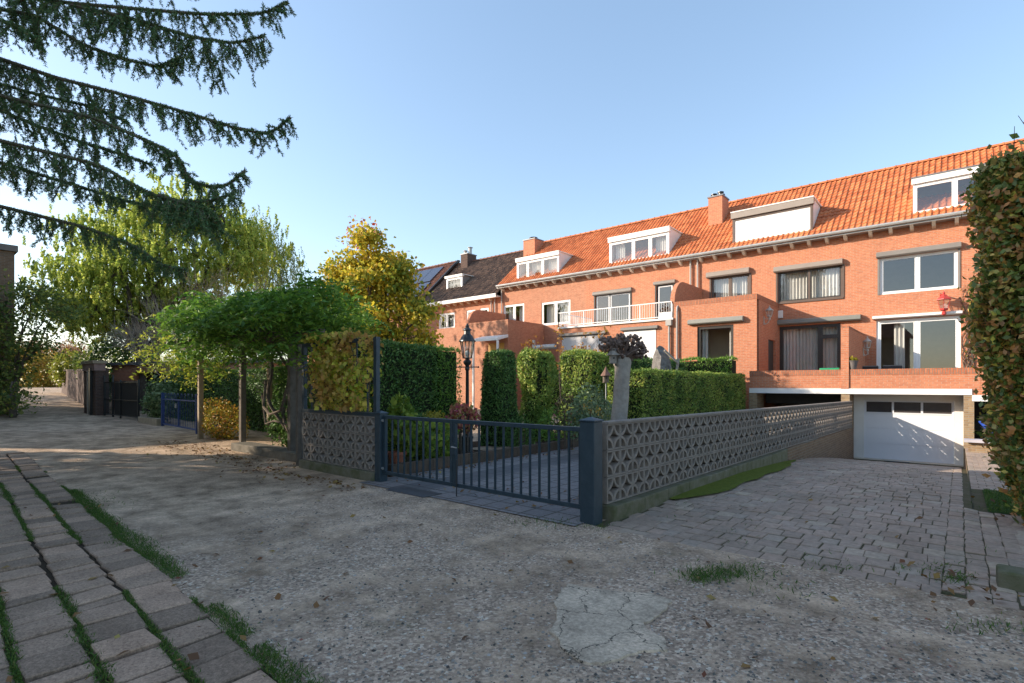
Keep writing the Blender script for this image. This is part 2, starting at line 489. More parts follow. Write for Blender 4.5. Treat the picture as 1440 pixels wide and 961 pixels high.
def slabmat():
    m, nt, N, L = newmat('concrete_paver'); b = bsdf(nt, .9, 0, .2)
    g = geo(nt)
    c = ramp(nt, g.outputs['Random Per Island'], [(0,(0.255,0.182,0.131)),(.4,(0.345,0.244,0.174)),(.75,(0.419,0.290,0.206)),(1,(0.480,0.323,0.224))])
    n = noise(nt, 60, 5, .8); n2 = noise(nt, 2.8, 6, .75)
    c = mixc(nt, 1.0, c, ramp(nt, n.outputs['Fac'], [(.32,(.5,.5,.5)),(.68,(1.4,1.4,1.4))]), 'MULTIPLY')
    c = mixc(nt, .8, c, ramp(nt, n2.outputs['Fac'], [(.35,(.68,.67,.66)),(.65,(1.12,1.12,1.12))]), 'MULTIPLY')
    L.new(c, b.inputs['Base Color']); bump(nt, b, noise(nt, 120, 3, .6).outputs['Fac'], .5, .004)
    out(nt, b.outputs[0]); return m
SLAB = slabmat()
STRIPDIR = -.059
def sy(x, off=0): return 1.30+off+STRIPDIR*(x+2.6)
def left_strip():
    st = []
    mb=MB(); x=3.0
    while x>-15.5:
        for q in range(6):
            ya,yb=sy(x,-2.15*q/6),sy(x,-2.15*(q+1)/6); yc,yd=sy(x-.25,-2.15*q/6),sy(x-.25,-2.15*(q+1)/6)
            mb.quad((x-.25,yd,uneven(x-.25,yd)+.005),(x,yb,uneven(x,yb)+.005),(x,ya,uneven(x,ya)+.005),(x-.25,yc,uneven(x-.25,yc)+.005))
        x-=.25
    tag(mb.build('pavement_bed',SOIL),kind='structure')
    for ci in range(7):
        x = 3.0+jit(.15)
        while x > -15.5:
            h = .28+jit(.012) if random.random()<.86 else .145
            y1 = sy(x, -.305*ci); y0 = y1-.272
            g = .014
            if ci == 4: y1 -= 0
            if not (x < -5 and ci == 0 and random.random() < (.06 if x > -9 else .2)):
                st.append(([(x-h+g+jit(.006),y0+jit(.010)),(x-g+jit(.006),y0+jit(.010)),(x-g+jit(.006),y1+jit(.010)),(x-h+g+jit(.006),y1+jit(.010))], jit(.008)+.016,(jit(.035),jit(.03))))
            x -= h
    tag(paver_mesh(st, lambda x,y: .012+uneven(x,y), .0, .008, .003).build('pavement', SLAB), kind='structure')
left_strip()

# ---------------------------------------------------------------- leaves
def leaf_mesh(name, mat, parent, P, size, asp=.5, nrm=None, nb=1.0, dirs=None, db=1.0, sv=.35, base=None, fold=.25, r=None):
    """P (N,3) centres; each leaf a folded lozenge of two triangles sharing the midrib"""
    r = r or rng
    P = np.asarray(P, float); N = len(P)
    n = r.normal(size=(N,3)); n /= np.linalg.norm(n,axis=1)[:,None]+1e-9
    if nrm is not None: n = n + nb*np.asarray(nrm); n /= np.linalg.norm(n,axis=1)[:,None]+1e-9
    t = r.normal(size=(N,3))
    if dirs is not None: t = t*.6 + db*np.asarray(dirs)
    t -= n*(t*n).sum(1)[:,None]; t /= np.linalg.norm(t,axis=1)[:,None]+1e-9
    s = np.cross(n,t)
    L = size*(1+sv*r.uniform(-1,1,N))[:,None]; W = L*asp*.5
    a = P-t*L*.5; b = P+t*L*.5
    c = P+s*W+n*W*fold-t*L*.05; d = P-s*W+n*W*fold-t*L*.05
    V = np.stack([a,d,b,c],1).reshape(-1,3)
    me = bpy.data.meshes.new(name)
    me.vertices.add(N*4); me.vertices.foreach_set('co', V.astype(np.float32).ravel())
    idx = np.arange(N*4, dtype=np.int32)
    me.loops.add(N*4); me.loops.foreach_set('vertex_index', idx)
    me.polygons.add(N); me.polygons.foreach_set('loop_start', np.arange(0,N*4,4,dtype=np.int32))
    try: me.polygons.foreach_set('loop_total', np.full(N,4,dtype=np.int32))
    except Exception: pass
    me.update(calc_edges=True); me.validate()
    return link(name, me, mat, parent, base)
def lumps(P, s=1.0, k=3, seed=0):
    r_ = np.random.default_rng(seed); o = np.zeros(len(P))
    for i in range(k):
        w = r_.normal(size=3)*s*(1.7**i); o += np.sin(P@w + r_.uniform(0,6))/(1.5**i)
    return o
def box_shell(x0,x1,y0,y1,z0,z1, dens, taper=0.0, faces='WESNT'):
    """points + normals on the sides and top of a clipped hedge"""
    P=[];Q=[]
    def add(n_, f, nv):
        a=rng.uniform(0,1,n_);b=rng.uniform(0,1,n_); p=np.array([f(i,j) for i,j in zip(a,b)]) if n_ else np.zeros((0,3))
        P.append(p);Q.append(np.tile(nv,(n_,1)))
    lx,ly,lz=x1-x0,y1-y0,z1-z0
    if 'W' in faces: add(int(ly*lz*dens), lambda a,b:(x0,y0+a*ly,z0+b*lz),(-1,0,0))
    if 'E' in faces: add(int(ly*lz*dens), lambda a,b:(x1,y0+a*ly,z0+b*lz),(1,0,0))
    if 'S' in faces: add(int(lx*lz*dens), lambda a,b:(x0+a*lx,y0,z0+b*lz),(0,-1,0))
    if 'N' in faces: add(int(lx*lz*dens), lambda a,b:(x0+a*lx,y1,z0+b*lz),(0,1,0))
    if 'T' in faces: add(int(lx*ly*dens), lambda a,b:(x0+a*lx,y0+b*ly,z1),(0,0,1))
    P=np.concatenate(P);Q=np.concatenate(Q)
    if taper:
        cx,cy=(x0+x1)/2,(y0+y1)/2; k=1-taper*((P[:,2]-z0)/lz)**1.5
        P[:,0]=cx+(P[:,0]-cx)*k; P[:,1]=cy+(P[:,1]-cy)*k
    return P,Q
def hedge(name, label, x0,x1,y0,y1,z0,z1, mat, core, dens=900, size=.06, asp=.4, group=None, taper=0, depth=.07, lump=.05, faces='WESNT', roundc=.12, seed=1, cat='hedge', rot=None):
    P,Q = box_shell(x0,x1,y0,y1,z0,z1,dens,taper,faces)
    # round the corners by pulling points near edges inwards
    c = np.array([(x0+x1)/2,(y0+y1)/2,(z0+z1)/2]); h = np.array([(x1-x0)/2,(y1-y0)/2,(z1-z0)/2])
    e = np.clip((np.abs(P-c)-(h-roundc))/roundc,0,1)
    e[:,2] = np.where(P[:,2]<c[2],0,e[:,2])
    k = np.sort(e,axis=1)[:,1]
    P = P - Q*0 - np.sign(P-c)*e*(k[:,None]**2)*roundc*.35
    off = lumps(P,2.2,3,seed)*lump*.5 + rng.normal(0,depth*.35,len(P)) - depth*.4
    P = P+Q*off[:,None]
    dirs = Q*.8+np.array([0,0,.6])
    if rot:
        fn = rot
        P = np.array([fn(p) for p in P])
    t = thing(name,label,cat,((x0+x1)/2,(y0+y1)/2,z0) if not rot else tuple(rot(np.array([(x0+x1)/2,(y0+y1)/2,z0]))),group)
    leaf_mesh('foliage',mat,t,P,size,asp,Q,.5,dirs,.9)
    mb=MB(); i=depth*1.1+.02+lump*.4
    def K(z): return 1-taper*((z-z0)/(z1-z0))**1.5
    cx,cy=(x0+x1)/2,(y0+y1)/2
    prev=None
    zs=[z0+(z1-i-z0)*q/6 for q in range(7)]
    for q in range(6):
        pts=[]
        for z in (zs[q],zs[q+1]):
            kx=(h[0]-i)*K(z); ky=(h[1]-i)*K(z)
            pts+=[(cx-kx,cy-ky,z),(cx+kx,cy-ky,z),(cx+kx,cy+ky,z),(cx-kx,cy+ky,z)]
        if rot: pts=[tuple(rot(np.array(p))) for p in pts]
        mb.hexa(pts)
    mb.build('dark_core',core,t)  # near-black solid box inside the leaves, put in to block light
    return t

YEW = leafmat('yew_leaf', [(0,(0.051,0.112,0.030)),(.5,(0.085,0.184,0.041)),(.85,(0.128,0.240,0.050)),(1,(0.198,0.281,0.076))], .15)
YEWB = leafmat('bright_yew_leaf', [(0,(0.085,0.184,0.028)),(.5,(0.155,0.309,0.047)),(.85,(0.225,0.365,0.059)),(1,(0.338,0.423,0.070))], .25)
THUJA = leafmat('thuja_leaf', [(0,(0.135,0.220,0.043)),(.5,(0.254,0.355,0.064)),(.85,(0.389,0.456,0.086)),(1,(0.574,0.506,0.130))], .25, zone=[(0,(0.101,0.186,0.035)),(1,(0.203,0.304,0.058))])
SHRUBD=leafmat('dark_shrub_leaf',[(0,(0.045,0.101,0.025)),(.5,(0.078,0.168,0.034)),(1,(0.134,0.224,0.052))],.25)
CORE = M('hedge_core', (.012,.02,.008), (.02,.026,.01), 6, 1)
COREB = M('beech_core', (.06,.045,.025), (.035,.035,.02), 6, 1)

# ------------------------------------------------------------------ houses
F = 26.4
def wall_open(mb, x0,x1,z0,z1,Y,ops,th=.28):
    """front wall in the plane Y with rectangular openings (x0,x1,z0,z1), reveals included"""
    xs=sorted(set([x0,x1]+[min(max(o[i],x0),x1) for o in ops for i in (0,1)]))
    zs=sorted(set([z0,z1]+[min(max(o[i],z0),z1) for o in ops for i in (2,3)]))
    for i in range(len(xs)-1):
        for j in range(len(zs)-1):
            cx=(xs[i]+xs[i+1])/2; cz=(zs[j]+zs[j+1])/2
            if any(o[0]<cx<o[1] and o[2]<cz<o[3] for o in ops): continue
            mb.quad((xs[i],Y,zs[j]),(xs[i+1],Y,zs[j]),(xs[i+1],Y,zs[j+1]),(xs[i],Y,zs[j+1]))
            mb.quad((xs[i+1],Y+th,zs[j]),(xs[i],Y+th,zs[j]),(xs[i],Y+th,zs[j+1]),(xs[i+1],Y+th,zs[j+1]))
    for (a,b,c,d) in ops:
        mb.quad((a,Y,c),(a,Y,d),(a,Y+th,d),(a,Y+th,c))
        mb.quad((b,Y,d),(b,Y,c),(b,Y+th,c),(b,Y+th,d))
        mb.quad((a,Y,d),(b,Y,d),(b,Y+th,d),(a,Y+th,d))
        mb.quad((b,Y,c),(a,Y,c),(a,Y+th,c),(b,Y+th,c))
def framebox(mb,x0,x1,z0,z1,Y,w,th):
    mb.box(x0,x1,Y,Y+th,z0,z0+w); mb.box(x0,x1,Y,Y+th,z1-w,z1)
    mb.box(x0,x0+w,Y,Y+th,z0+w,z1-w); mb.box(x1-w,x1,Y,Y+th,z0+w,z1-w)
def curtain_mesh(x0,x1,z0,z1,Y,amp=.035,wl=.13):
    mb=MB(); n=max(8,int((x1-x0)/.02)); pr=None
    for k in range(n):
        def p(k): 
            x=x0+(x1-x0)*k/n
            return x, Y+amp*math.sin(x/wl*6.28+.6*math.sin(x*5))
        xa,ya=p(k); xb,yb=p(k+1)
        mb.quad((xa,ya,z0),(xb,yb,z0),(xb,yb,z1),(xa,ya,z1))
    return mb
def window(root,x0,x1,z0,z1,Y,splits=(.5,),fmat=None,rec=.10,fw=.055,sash=None,curtain=None,sill=None,name='window',rail=None,glass=None,box=None,guides=None):
    fmat=fmat or WPVC
    mb=MB(); y=Y+rec
    framebox(mb,x0,x1,z0,z1,y,fw,.07)
    xs=[x0+fw]+[x0+(x1-x0)*s for s in splits]+[x1-fw]
    for s in splits:
        c=x0+(x1-x0)*s; mb.box(c-fw*.55,c+fw*.55,y,y+.07,z0+fw,z1-fw)
    w=mb.build(name,fmat,root)
    sm=MB(); pm=MB(); sw=.05
    for k in range(len(xs)-1):
        a=xs[k]+(fw*.55 if k else 0); b=xs[k+1]-(fw*.55 if k<len(xs)-2 else 0)
        za=z0+fw; zb=z1-fw
        if rail:
            zm=z0+(z1-z0)*rail; sm.box(a,b,y+.012,y+.058,zm-.03,zm+.03)
        framebox(sm,a+.003,b-.003,za+.003,zb-.003,y+.01,sw,.05)
        pm.quad((a+sw,y+.03,za+sw),(b-sw,y+.03,za+sw),(b-sw,y+.03,zb-sw),(a+sw,y+.03,zb-sw))
    sm.build('sash',sash or fmat,w)
    pm.build('pane',glass or GLASS,w)
    if curtain:
        cm=MB()
        for (a,b) in curtain:
            c=curtain_mesh(x0+(x1-x0)*a+.03,x0+(x1-x0)*b-.03,z0+.02,z1-.02,Y+.34)
            n=len(cm.v); cm.v+=c.v; cm.f+=[tuple(i+n for i in q) for q in c.f]
        cm.build('curtain',CURT,w)
    if sill:
        MB().box(x0-.04,x1+.04,Y-.05,Y+rec,z0-.06,z0-.003).build('sill',sill,w)
    if guides:
        MB().box(x0-.07,x0-.003,Y-.03,Y+.02,z0,z1).build('shutter_guide',guides,w); MB().box(x1+.003,x1+.07,Y-.03,Y+.02,z0,z1).build('shutter_guide',guides,w)
    return w
def shutter_box(root,x0,x1,z0,z1,Y,mat,d=.2,name='shutter_box'):
    mb=MB()
    prof=[(0,z0),(-d*.75,z0),(-d,z0+(z1-z0)*.2),(-d,z0+(z1-z0)*.75),(-d*.6,z1),(0,z1)]
    n=len(prof)
    for x in (x0,x1): mb.v+=[(x,Y+p,z) for p,z in prof]
    for k in range(n-1): mb.f.append((k,k+1,n+k+1,n+k))
    mb.f.append(tuple(range(n))[::-1]); mb.f.append(tuple(range(n,2*n)))
    return mb.build(name,mat,root)
def roof_sheet(x0,x1,ye,ze,yr,zr,colw,rows,amp=.045,lift=.035):
    nx=max(1,round((x1-x0)/colw)); prof=[(0,.15),(.2,.0),(.42,.25),(.62,.9),(.78,1.0),(.92,.6)]
    xs=[];hs=[]
    for k in range(nx):
        for t,h in prof: xs.append(x0+(x1-x0)*(k+t)/nx); hs.append(h*amp)
    xs.append(x1);hs.append(.15*amp)
    L=math.hypot(yr-ye,zr-ze); ny,nz=-(zr-ze)/L,(yr-ye)/L
    lines=[]
    for i in range(rows):
        lines.append((i/rows,lift)); lines.append(((i+1)/rows,.004))
    v=[];f=[];W=len(xs)
    for t,o in lines:
        for x,h in zip(xs,hs):
            q=h+o+jit(.002)
            v.append((x,ye+(yr-ye)*t+ny*q,ze+(zr-ze)*t+nz*q))
    for j in range(len(lines)-1):
        for i in range(W-1):
            a=j*W+i; f.append((a,a+1,a+1+W,a+W))
    mb=MB(); mb.v=v; mb.f=f
    # back of the roof and under-side
    n=len(mb.v)
    yb=yr+(yr-ye)
    mb.quad((x0,yr,zr),(x1,yr,zr),(x1,yb,ze),(x0,yb,ze))
    mb.quad((x0,ye,ze-.02),(x0,yr,zr-.06),(x1,yr,zr-.06),(x1,ye,ze-.02))
    return mb
def ridge_caps(x0,x1,y,z,r=.12,step=.4):
    mb=MB(); n=max(1,round((x1-x0)/step)); s=(x1-x0)/n
    for k in range(n):
        a=x0+k*s; b=a+s
        pts=[]; m=7
        i0=len(mb.v)
        for x,rr in ((a,r*1.12),(a+.05,r*1.12),(a+.055,r),(b+.03,r*.95)):
            for j in range(m):
                an=math.pi*j/(m-1); mb.v.append((x,y+math.cos(an)*rr*1.1,z-.05+math.sin(an)*rr))
        for q in range(3):
            for j in range(m-1):
                c=i0+q*m+j; mb.f.append((c,c+1,c+m+1,c+m))
    return mb
def house(label,x0,x1,ez,rz,ops,wall=BR,roof=TILE,ridge=None,colw=.21,rows=17,zb=-.3,gut=ZINC,yr=30.3,brk=CREAM,gutters=True,floors=(1.3,4.5)):
    t=thing('terraced_house',label,'house',((x0+x1)/2,F,0))
    mb=MB(); wall_open(mb,x0,x1,zb,ez-.1,F,ops)
    yb=2*yr-26.0-.4
    mb.box(x0,x1,yb,yb+.25,zb,ez-.1)
    for x in (x0+.01,x1-.21):     # party walls up to the roof
        mb.box(x,x+.2,F+.3,yb-.01,zb,ez-.12)
        n=len(mb.v); mb.v+=[(x,F+.3,ez-.12),(x+.2,F+.3,ez-.12),(x+.2,yb,ez-.12),(x,yb,ez-.12),(x,yr,rz-.15),(x+.2,yr,rz-.15)]
        mb.f+=[(n,n+4,n+3),(n+1,n+2,n+5),(n,n+1,n+5,n+4),(n+3,n+4,n+5,n+2)]
    mb.build('wall',wall,t)
    fl=MB()
    for z in floors: fl.box(x0+.22,x1-.22,F+.29,yb-.02,z-.2,z)
    fl.box(x0+.22,x1-.22,F+.29,yb-.02,ez-.3,ez-.2)
    fl.box(x0+.22,x1-.22,F+3.6,F+3.75,zb,ez-.31)
    fl.build('interior_floor',INT,t)
    roof_sheet(x0,x1,26.0,ez,yr,rz,colw,rows).build('roof',roof,t,smooth=True)
    ridge_caps(x0,x1,yr,rz+.05).build('ridge',ridge or roof,t,smooth=True)
    if gutters:
        mb=MB(); mb.tube([(x0,25.93,ez-.03),(x1,25.93,ez-.03)],.075,8)
        mb.box(x0,x1,25.98,F-.003,ez-.16,ez-.075)
        mb.build('gutter',gut,t)
        n=int((x1-x0)/.68); b0=None
        for k in range(n):
            x=x0+.3+k*.68
            if b0 is None:
                b0=MB()
                b0.hexa([(x-.06,26.2,ez-.32),(x+.06,26.2,ez-.32),(x+.06,F-.003,ez-.36),(x-.06,F-.003,ez-.36),(x-.06,25.98,ez-.163),(x+.06,25.98,ez-.163),(x+.06,F-.003,ez-.163),(x-.06,F-.003,ez-.163)])
                b0=b0.build('bracket',brk,t); xb=x
            else:
                c=b0.copy(); COL.objects.link(c); c.parent=t; c.location=(x-xb,0,0)
    return t
PIT=.84
def dormer(root,u0,u1,vt,vb,ez,rz,fmat,cheek,roofm,fasc,splits,fh=.22,curtain=None,screen=False,Yf=26.4,fw=.08,sash=None,over=.06,yr=30.3,topu=None):
    x0,x1=RX(u0,Yf),RX(u1,Yf)
    zt=ZV(u0,vt,Yf); zb=ZV(u0,vb,Yf)
    pit=(rz-ez)/(yr-26.0)
    yb=26.0+(zt-ez)/pit
    dm=MB().box(x0-over,x1+over,Yf-.12,yb+.15,zt-.02,zt+.03).build('dormer',roofm,root)
    for xa,xb in ((x0,x0+.07),(x1-.07,x1)):       # cheeks follow the roof slope
        d=MB(); zs=ez+pit*(Yf+.1-26.0)-.1; zq=zt-.023
        d.v=[(xa,Yf+.1,zs-.2),(xb,Yf+.1,zs-.2),(xb,Yf+.1,zq),(xa,Yf+.1,zq),(xa,yb,zq),(xb,yb,zq),(xa,yb,zt-.3),(xb,yb,zt-.3)]
        d.f=[(0,1,2,3),(0,3,4,6),(1,7,5,2),(3,2,5,4),(4,5,7,6),(0,6,7,1)]
        d.build('cheek',cheek,dm)
    MB().box(x0-over*.8,x1+over*.8,Yf-.10,Yf+.1,zt-fh,zt-.023).build('fascia',fasc,dm)
    wz1=zt-fh-.003
    fr=MB(); framebox(fr,x0,x1,zb,wz1,Yf-.01,fw,.09)
    xs=[x0+fw]+[x0+(x1-x0)*s for s in splits]+[x1-fw]
    for s in splits:
        c=x0+(x1-x0)*s; fr.box(c-fw*.5,c+fw*.5,Yf-.01,Yf+.08,zb+fw,wz1-fw)
    fr.build('window_frame',fmat,dm)
    if screen:
        MB().box(x0+fw,x1-fw,Yf+.02,Yf+.035,zb+fw*.6,wz1-fw*.2).build('roller_screen',SCREEN,dm)
    else:
        sm=MB(); pm=MB()
        for k in range(len(xs)-1):
            a=xs[k]+(fw*.5 if k else 0)+.003; b=xs[k+1]-(fw*.5 if k<len(xs)-2 else 0)-.003
            framebox(sm,a,b,zb+fw+.003,wz1-fw-.003,Yf+.0,.045,.06)
            pm.quad((a+.045,Yf+.03,zb+fw+.045),(b-.045,Yf+.03,zb+fw+.045),(b-.045,Yf+.03,wz1-fw-.045),(a+.045,Yf+.03,wz1-fw-.045))
        sm.build('sash',sash or fmat,dm); pm.build('pane',GLASS,dm)
        if curtain:
            cm=MB()
            for (a,b) in curtain:
                c=curtain_mesh(x0+(x1-x0)*a+.05,x0+(x1-x0)*b-.05,zb+.05,wz1-.05,Yf+.3)
                n=len(cm.v); cm.v+=c.v; cm.f+=[tuple(i+n for i in q) for q in c.f]
            cm.build('curtain',CURT,dm)
        MB().box(x0+.08,x1-.08,Yf+1.0,Yf+1.05,zb+.0,zt-.05).build('back_wall',INT,dm)
    return dm
def rect(u0,u1,vt,vb,Y):
    return (RX(u0,Y),RX(u1,Y),ZV(u0,vb,Y),ZV(u0,vt,Y))
EZ,RZ=7.92,11.5
TF=1.35      # terrace floor
B12,B23,B34,B45,B56=-3.1,-10.1,-16.6,-23.1,-31.0

# ---- house with the white garage door
wH=rect(1237,1347,364,415,F); wS=rect(1232.4,1351,451,530,F); wS=(wS[0],wS[1],TF+.03,wS[3])
h1=house('orange brick terraced house at the right end, white garage door below its terrace',B12,3.4,EZ,RZ,[wH,wS],zb=TF)
w=window(h1,*wH[:2],wH[2],wH[3],F,(.5,),WPVC,.04,.06,guides=GREYB)
zt=wH[3]; shutter_box(h1,wH[0]-.1,wH[1]+.1,zt+.0,zt+.24,F,GREYB)
w=window(h1,*wS[:2],wS[2],wS[3],F,(.5,),WPVC,.04,.1,curtain=[(.2,.36)],name='sliding_door')
shutter_box(h1,wS[0]-.12,wS[1]+.05,wS[3]+.03,wS[3]+.17,F,WHITE,.24,'awning_cassette')
dormer(h1,1284,1392,252,303,EZ,RZ,WPVC,WHITE,LEAD,WHITE,(.56,),.24)
mb=MB(); mb.box(RX(1225,F),RX(1238,F),F-.012,F+.01,ZV(1240,342,F)-.35,ZV(1240,342,F)-.2)
# terrace, parapet, garage
YP=22.0
mb=MB(); mb.box(-2.98,.55,YP+.1,F-.003,1.21,TF); mb.build('terrace_slab',CONC,h1)
mb=MB(); mb.box(-3.1,.30,YP-.03,YP+.1,1.17,1.36)
mb.box(.30,.68,YP-.03,YP+.1,.98,1.168); mb.box(.68,1.06,YP-.03,YP+.1,.72,.978); mb.box(1.06,1.5,YP-.03,YP+.1,.45,.718)
mb.build('lintel',WHITE,h1)
mb=MB(); mb.box(-3.1,.5,YP,YP+.22,1.363,1.83); mb.box(.303,.5,YP,YP+.22,1.172,1.36)
mb.box(.503,1.05,YP,YP+.22,1.172,1.62); mb.box(.7,1.05,YP,YP+.22,.985,1.169); mb.box(1.053,1.6,YP,YP+.22,.722,1.4)
par=mb.build('parapet',BR,h1)
mb=MB(); mb.box(-3.1,.5,YP-.008,YP+.228,1.832,2.03); mb.box(.503,1.05,YP-.008,YP+.228,1.623,1.82); mb.box(1.053,1.6,YP-.008,YP+.228,1.403,1.6)
mb.build('parapet_cap',BRS,par)
st=MB()
for k in range(7): st.box(.56+k*.3,.56+(k+1)*.3+.02,YP+.23,YP+1.3,TF-.25-k*.24,TF-.12-k*.24)
st.build('stairs',CONC,h1)
mb=MB(); mb.box(.10,.35,YP,YP+.9,-1.2,1.168); mb.build('garage_pier',BRY,h1)
YG=22.85
xg0,xg1=-2.64,-.13; zg0,zg1=-1.13,.94
mb=MB(); mb.box(-2.95,xg0,YG,YG+.12,-1.16,1.16); mb.box(xg1,.098,YG,YG+.12,-1.16,1.16); mb.box(xg0,xg1,YG,YG+.12,zg1,1.16)
mb.build('garage_surround',WHITE,h1)
g=MB(); gh=(zg1-zg0-.46)/3
zz=[zg0+.01,zg0+gh,zg0+2*gh,zg0+3*gh]
for k in range(3): g.box(xg0+.03,xg1-.03,YG+.05,YG+.1,zz[k]+.012,zz[k+1]-.012)
g.box(xg0+.03,xg1-.03,YG+.07,YG+.09,zg0,zg1-.03)
framebox(g,xg0+.004,xg1-.004,zg0,zg1-.003,YG+.03,.035,.06)
wx0=xg0+.04; wx1=xg1-.04; ww=(wx1-wx0)/3
for k in range(1,3): g.box(wx0+k*ww-.03,wx0+k*ww+.03,YG+.045,YG+.1,zz[3]+.04,zg1-.05)
g.box(wx0,wx1,YG+.045,YG+.1,zz[3]-.002,zz[3]+.04)
gd=g.build('garage_door',GARD,h1)
p=MB()
for k in range(3): p.box(wx0+k*ww+.035,wx0+(k+1)*ww-.035,YG+.055,YG+.065,zz[3]+.045,zg1-.055)
DGL=M('dark_glazing',(.05,.045,.045),(.07,.06,.06),2,.08,0,.6)
p.build('pane',DGL,gd)
mb=MB(); mb.box(-3.0,.12,YG-.25,YG+.12,-1.2,-1.135); mb.build('garage_threshold',CREAM,h1)
mb=MB(); mb.box(-2.0,-1.3,YG-.42,YG-.26,-1.16,-1.142); tag(mb.build('drain_grate',BLACK,base=(-1.65,YG-.34,-1.15)),'narrow dark drain grate on the setts before the white garage door','drain')

# ---- second house with the extension
wE=rect(1000,1054,391,424,F); wF=rect(1093.5,1184.5,383,426.5,F); wG=rect(1096,1182,460,530,F); wG=(wG[0],wG[1],TF+.03,wG[3])
h2=house('orange brick terraced house with white roller screen dormer and flat roofed extension',B23,B12,EZ,RZ,[wE,wF,wG],zb=TF-1.0)
window(h2,*wE,F,(.5,),BRWN,.05,.06,curtain=[(.05,.95)],guides=BRWN)
shutter_box(h2,RX(994.5,F),RX(1054.5,F),wE[3]-.02,wE[3]+.26,F,TAUPE)
window(h2,*wF,F,(.5,),BRWN,.05,.06,sash=DFRM,curtain=[(.02,.98)],sill=BRWN,guides=BRWN)
shutter_box(h2,RX(1089,F),RX(1185.5,F),wF[3]-.03,wF[3]+.23,F,TAUPE)
window(h2,*wG,F,(.68,),DFRM,.05,.08,curtain=[(.01,.67),(.69,.99)],name='terrace_window',rail=None)
mb=MB(); a=wG[0]+(wG[1]-wG[0])*.68; mb.box(a+.06,wG[1]-.07,F+.04,F+.12,wG[3]-.62,wG[3]-.46); mb.build('transom',DFRM,h2)
shutter_box(h2,RX(1091,F),RX(1211,F),wG[3]+.06,wG[3]+.30,F,M('grey_green_box',(.22,.225,.2),(.19,.195,.175),2,.45),.25,'awning_cassette')
MB().box(RX(1094,F),RX(1101.3,F),F-.09,F-.002,ZV(1094,448,F),ZV(1094,437.5,F)).build('alarm_box',WHITE,h2,bevel=.01)
dormer(h2,1030,1143,300,345,EZ,RZ,BRWN,WHITE,WHITE,TAUPE,(),.3,screen=True,fw=.1)
# pier / partition between the two terraces
mb=MB(); mb.box(-3.22,-2.98,YP-.04,F-.3,TF,3.5); mb.build('partition_wall',BR,h2)
mb=MB(); mb.box(-3.23,-2.97,YP-.045,F-.3,3.503,3.56); mb.build('partition_cap',BRS,h2)
XE0,XE1=-9.82,-6.31; YE=23.0; ZE=5.2
wX=rect(980.5,1031.5,460,516,YE)
mb=MB(); wall_open(mb,XE0,XE1,-.3,ZE-.22,YE,[wX])
# side wall with a narrow door
dy0,dy1=24.7,25.9
mb.box(XE1-.28,XE1,YE+.285,dy0,-1.2,ZE-.22); mb.box(XE1-.28,XE1,dy1,F-.003,-1.2,ZE-.22); mb.box(XE1-.28,XE1,dy0,dy1,3.45,ZE-.22); mb.box(XE1-.28,XE1,dy0,dy1,-1.2,TF)
mb.box(XE0,XE0+.2,YE+.285,F-.003,-.3,ZE-.22)
ext=mb.build('extension',BR,h2)
mb=MB(); mb.box(XE0+.25,XE1-.285,YE+.285,F-.01,4.35,4.5); mb.build('flat_roof',LEAD,ext)
mb=MB(); mb.box(XE0+.21,XE1-.285,YE+.285,F-.01,TF-.2,TF); mb.build('floor',INT,ext)
MB().box(XE0+.21,XE1-.285,YE+1.5,YE+1.55,TF,4.3).build('sun_catch_wall',M('room_cream',(.62,.52,.36),(.55,.45,.3),2,.8),ext)  # added cream wall, set forward to catch sun and lighten the room
mb=MB(); mb.box(XE0-.004,XE1+.006,YE-.006,YE+.28,ZE-.217,ZE); mb.box(XE1-.28,XE1+.006,YE+.282,F-.003,ZE-.217,ZE); mb.build('parapet_cap',BRS,ext)
mb=MB(); mb.box(XE1-.16,XE1-.10,dy0,dy1,TF,3.45); mb.box(XE1-.1,XE1+.01,dy0+.003,dy0+.1,TF,3.44); mb.build('side_door',DFRM,ext)
window(h2,*wX,YE,(),DFRM,.05,.06,curtain=[(.02,.24),(.8,.98)],sill=BRWN)
shutter_box(h2,RX(969,YE),RX(1046,YE),wX[3]+.1,wX[3]+.32,YE,M('grey_green_box2',(.27,.27,.24),(.23,.23,.21),2,.45))
plant=MB()
# parapet over the open garage, and its pier
mb=MB(); mb.box(XE1+.005,-3.1-.003,YP,YP+.22,1.363,1.83); p2=mb.build('parapet',BR,h2)
mb=MB(); mb.box(XE1+.002,-3.1-.003,YP-.008,YP+.228,1.832,2.03); mb.build('parapet_cap',BRS,p2)
mb=MB(); mb.box(XE1+.005,-3.1-.003,YP-.03,YP+.1,1.17,1.36); mb.build('lintel',WHITE,h2)
mb=MB(); mb.box(XE1+.005,-2.985,YP+.103,F-.003,1.21,TF-.003); mb.build('terrace_slab',CONC,h2)
MB().box(-6.32,-6.05,YP,YP+1.0,-1.2,1.168).build('garage_pier',BRY,h2)
mb=MB(); mb.box(-3.22,-2.96,YP,YP+1.0,-1.2,1.168); mb.build('garage_pier',BRY,h2)
mb=MB(); mb.box(-6.6,-2.9,YP+4.2,YP+4.3,-1.2,1.2); mb.box(-6.42,-6.33,YP+.3,YP+4.2,-1.2,1.2); mb.box(-2.955,-2.9,YP+1.05,YP+4.2,-1.2,1.15); mb.build('garage_interior',INT,h2)
mb=MB(); mb.box(-6.05,-3.22,YP+1.3,YP+1.36,.75,1.2); mb.build('garage_dark_sheet',M('dark_garage',(.03,.03,.03),(.045,.045,.04),3,.6),h2)  # near-black sheet painted in for the dark inside of the open garage
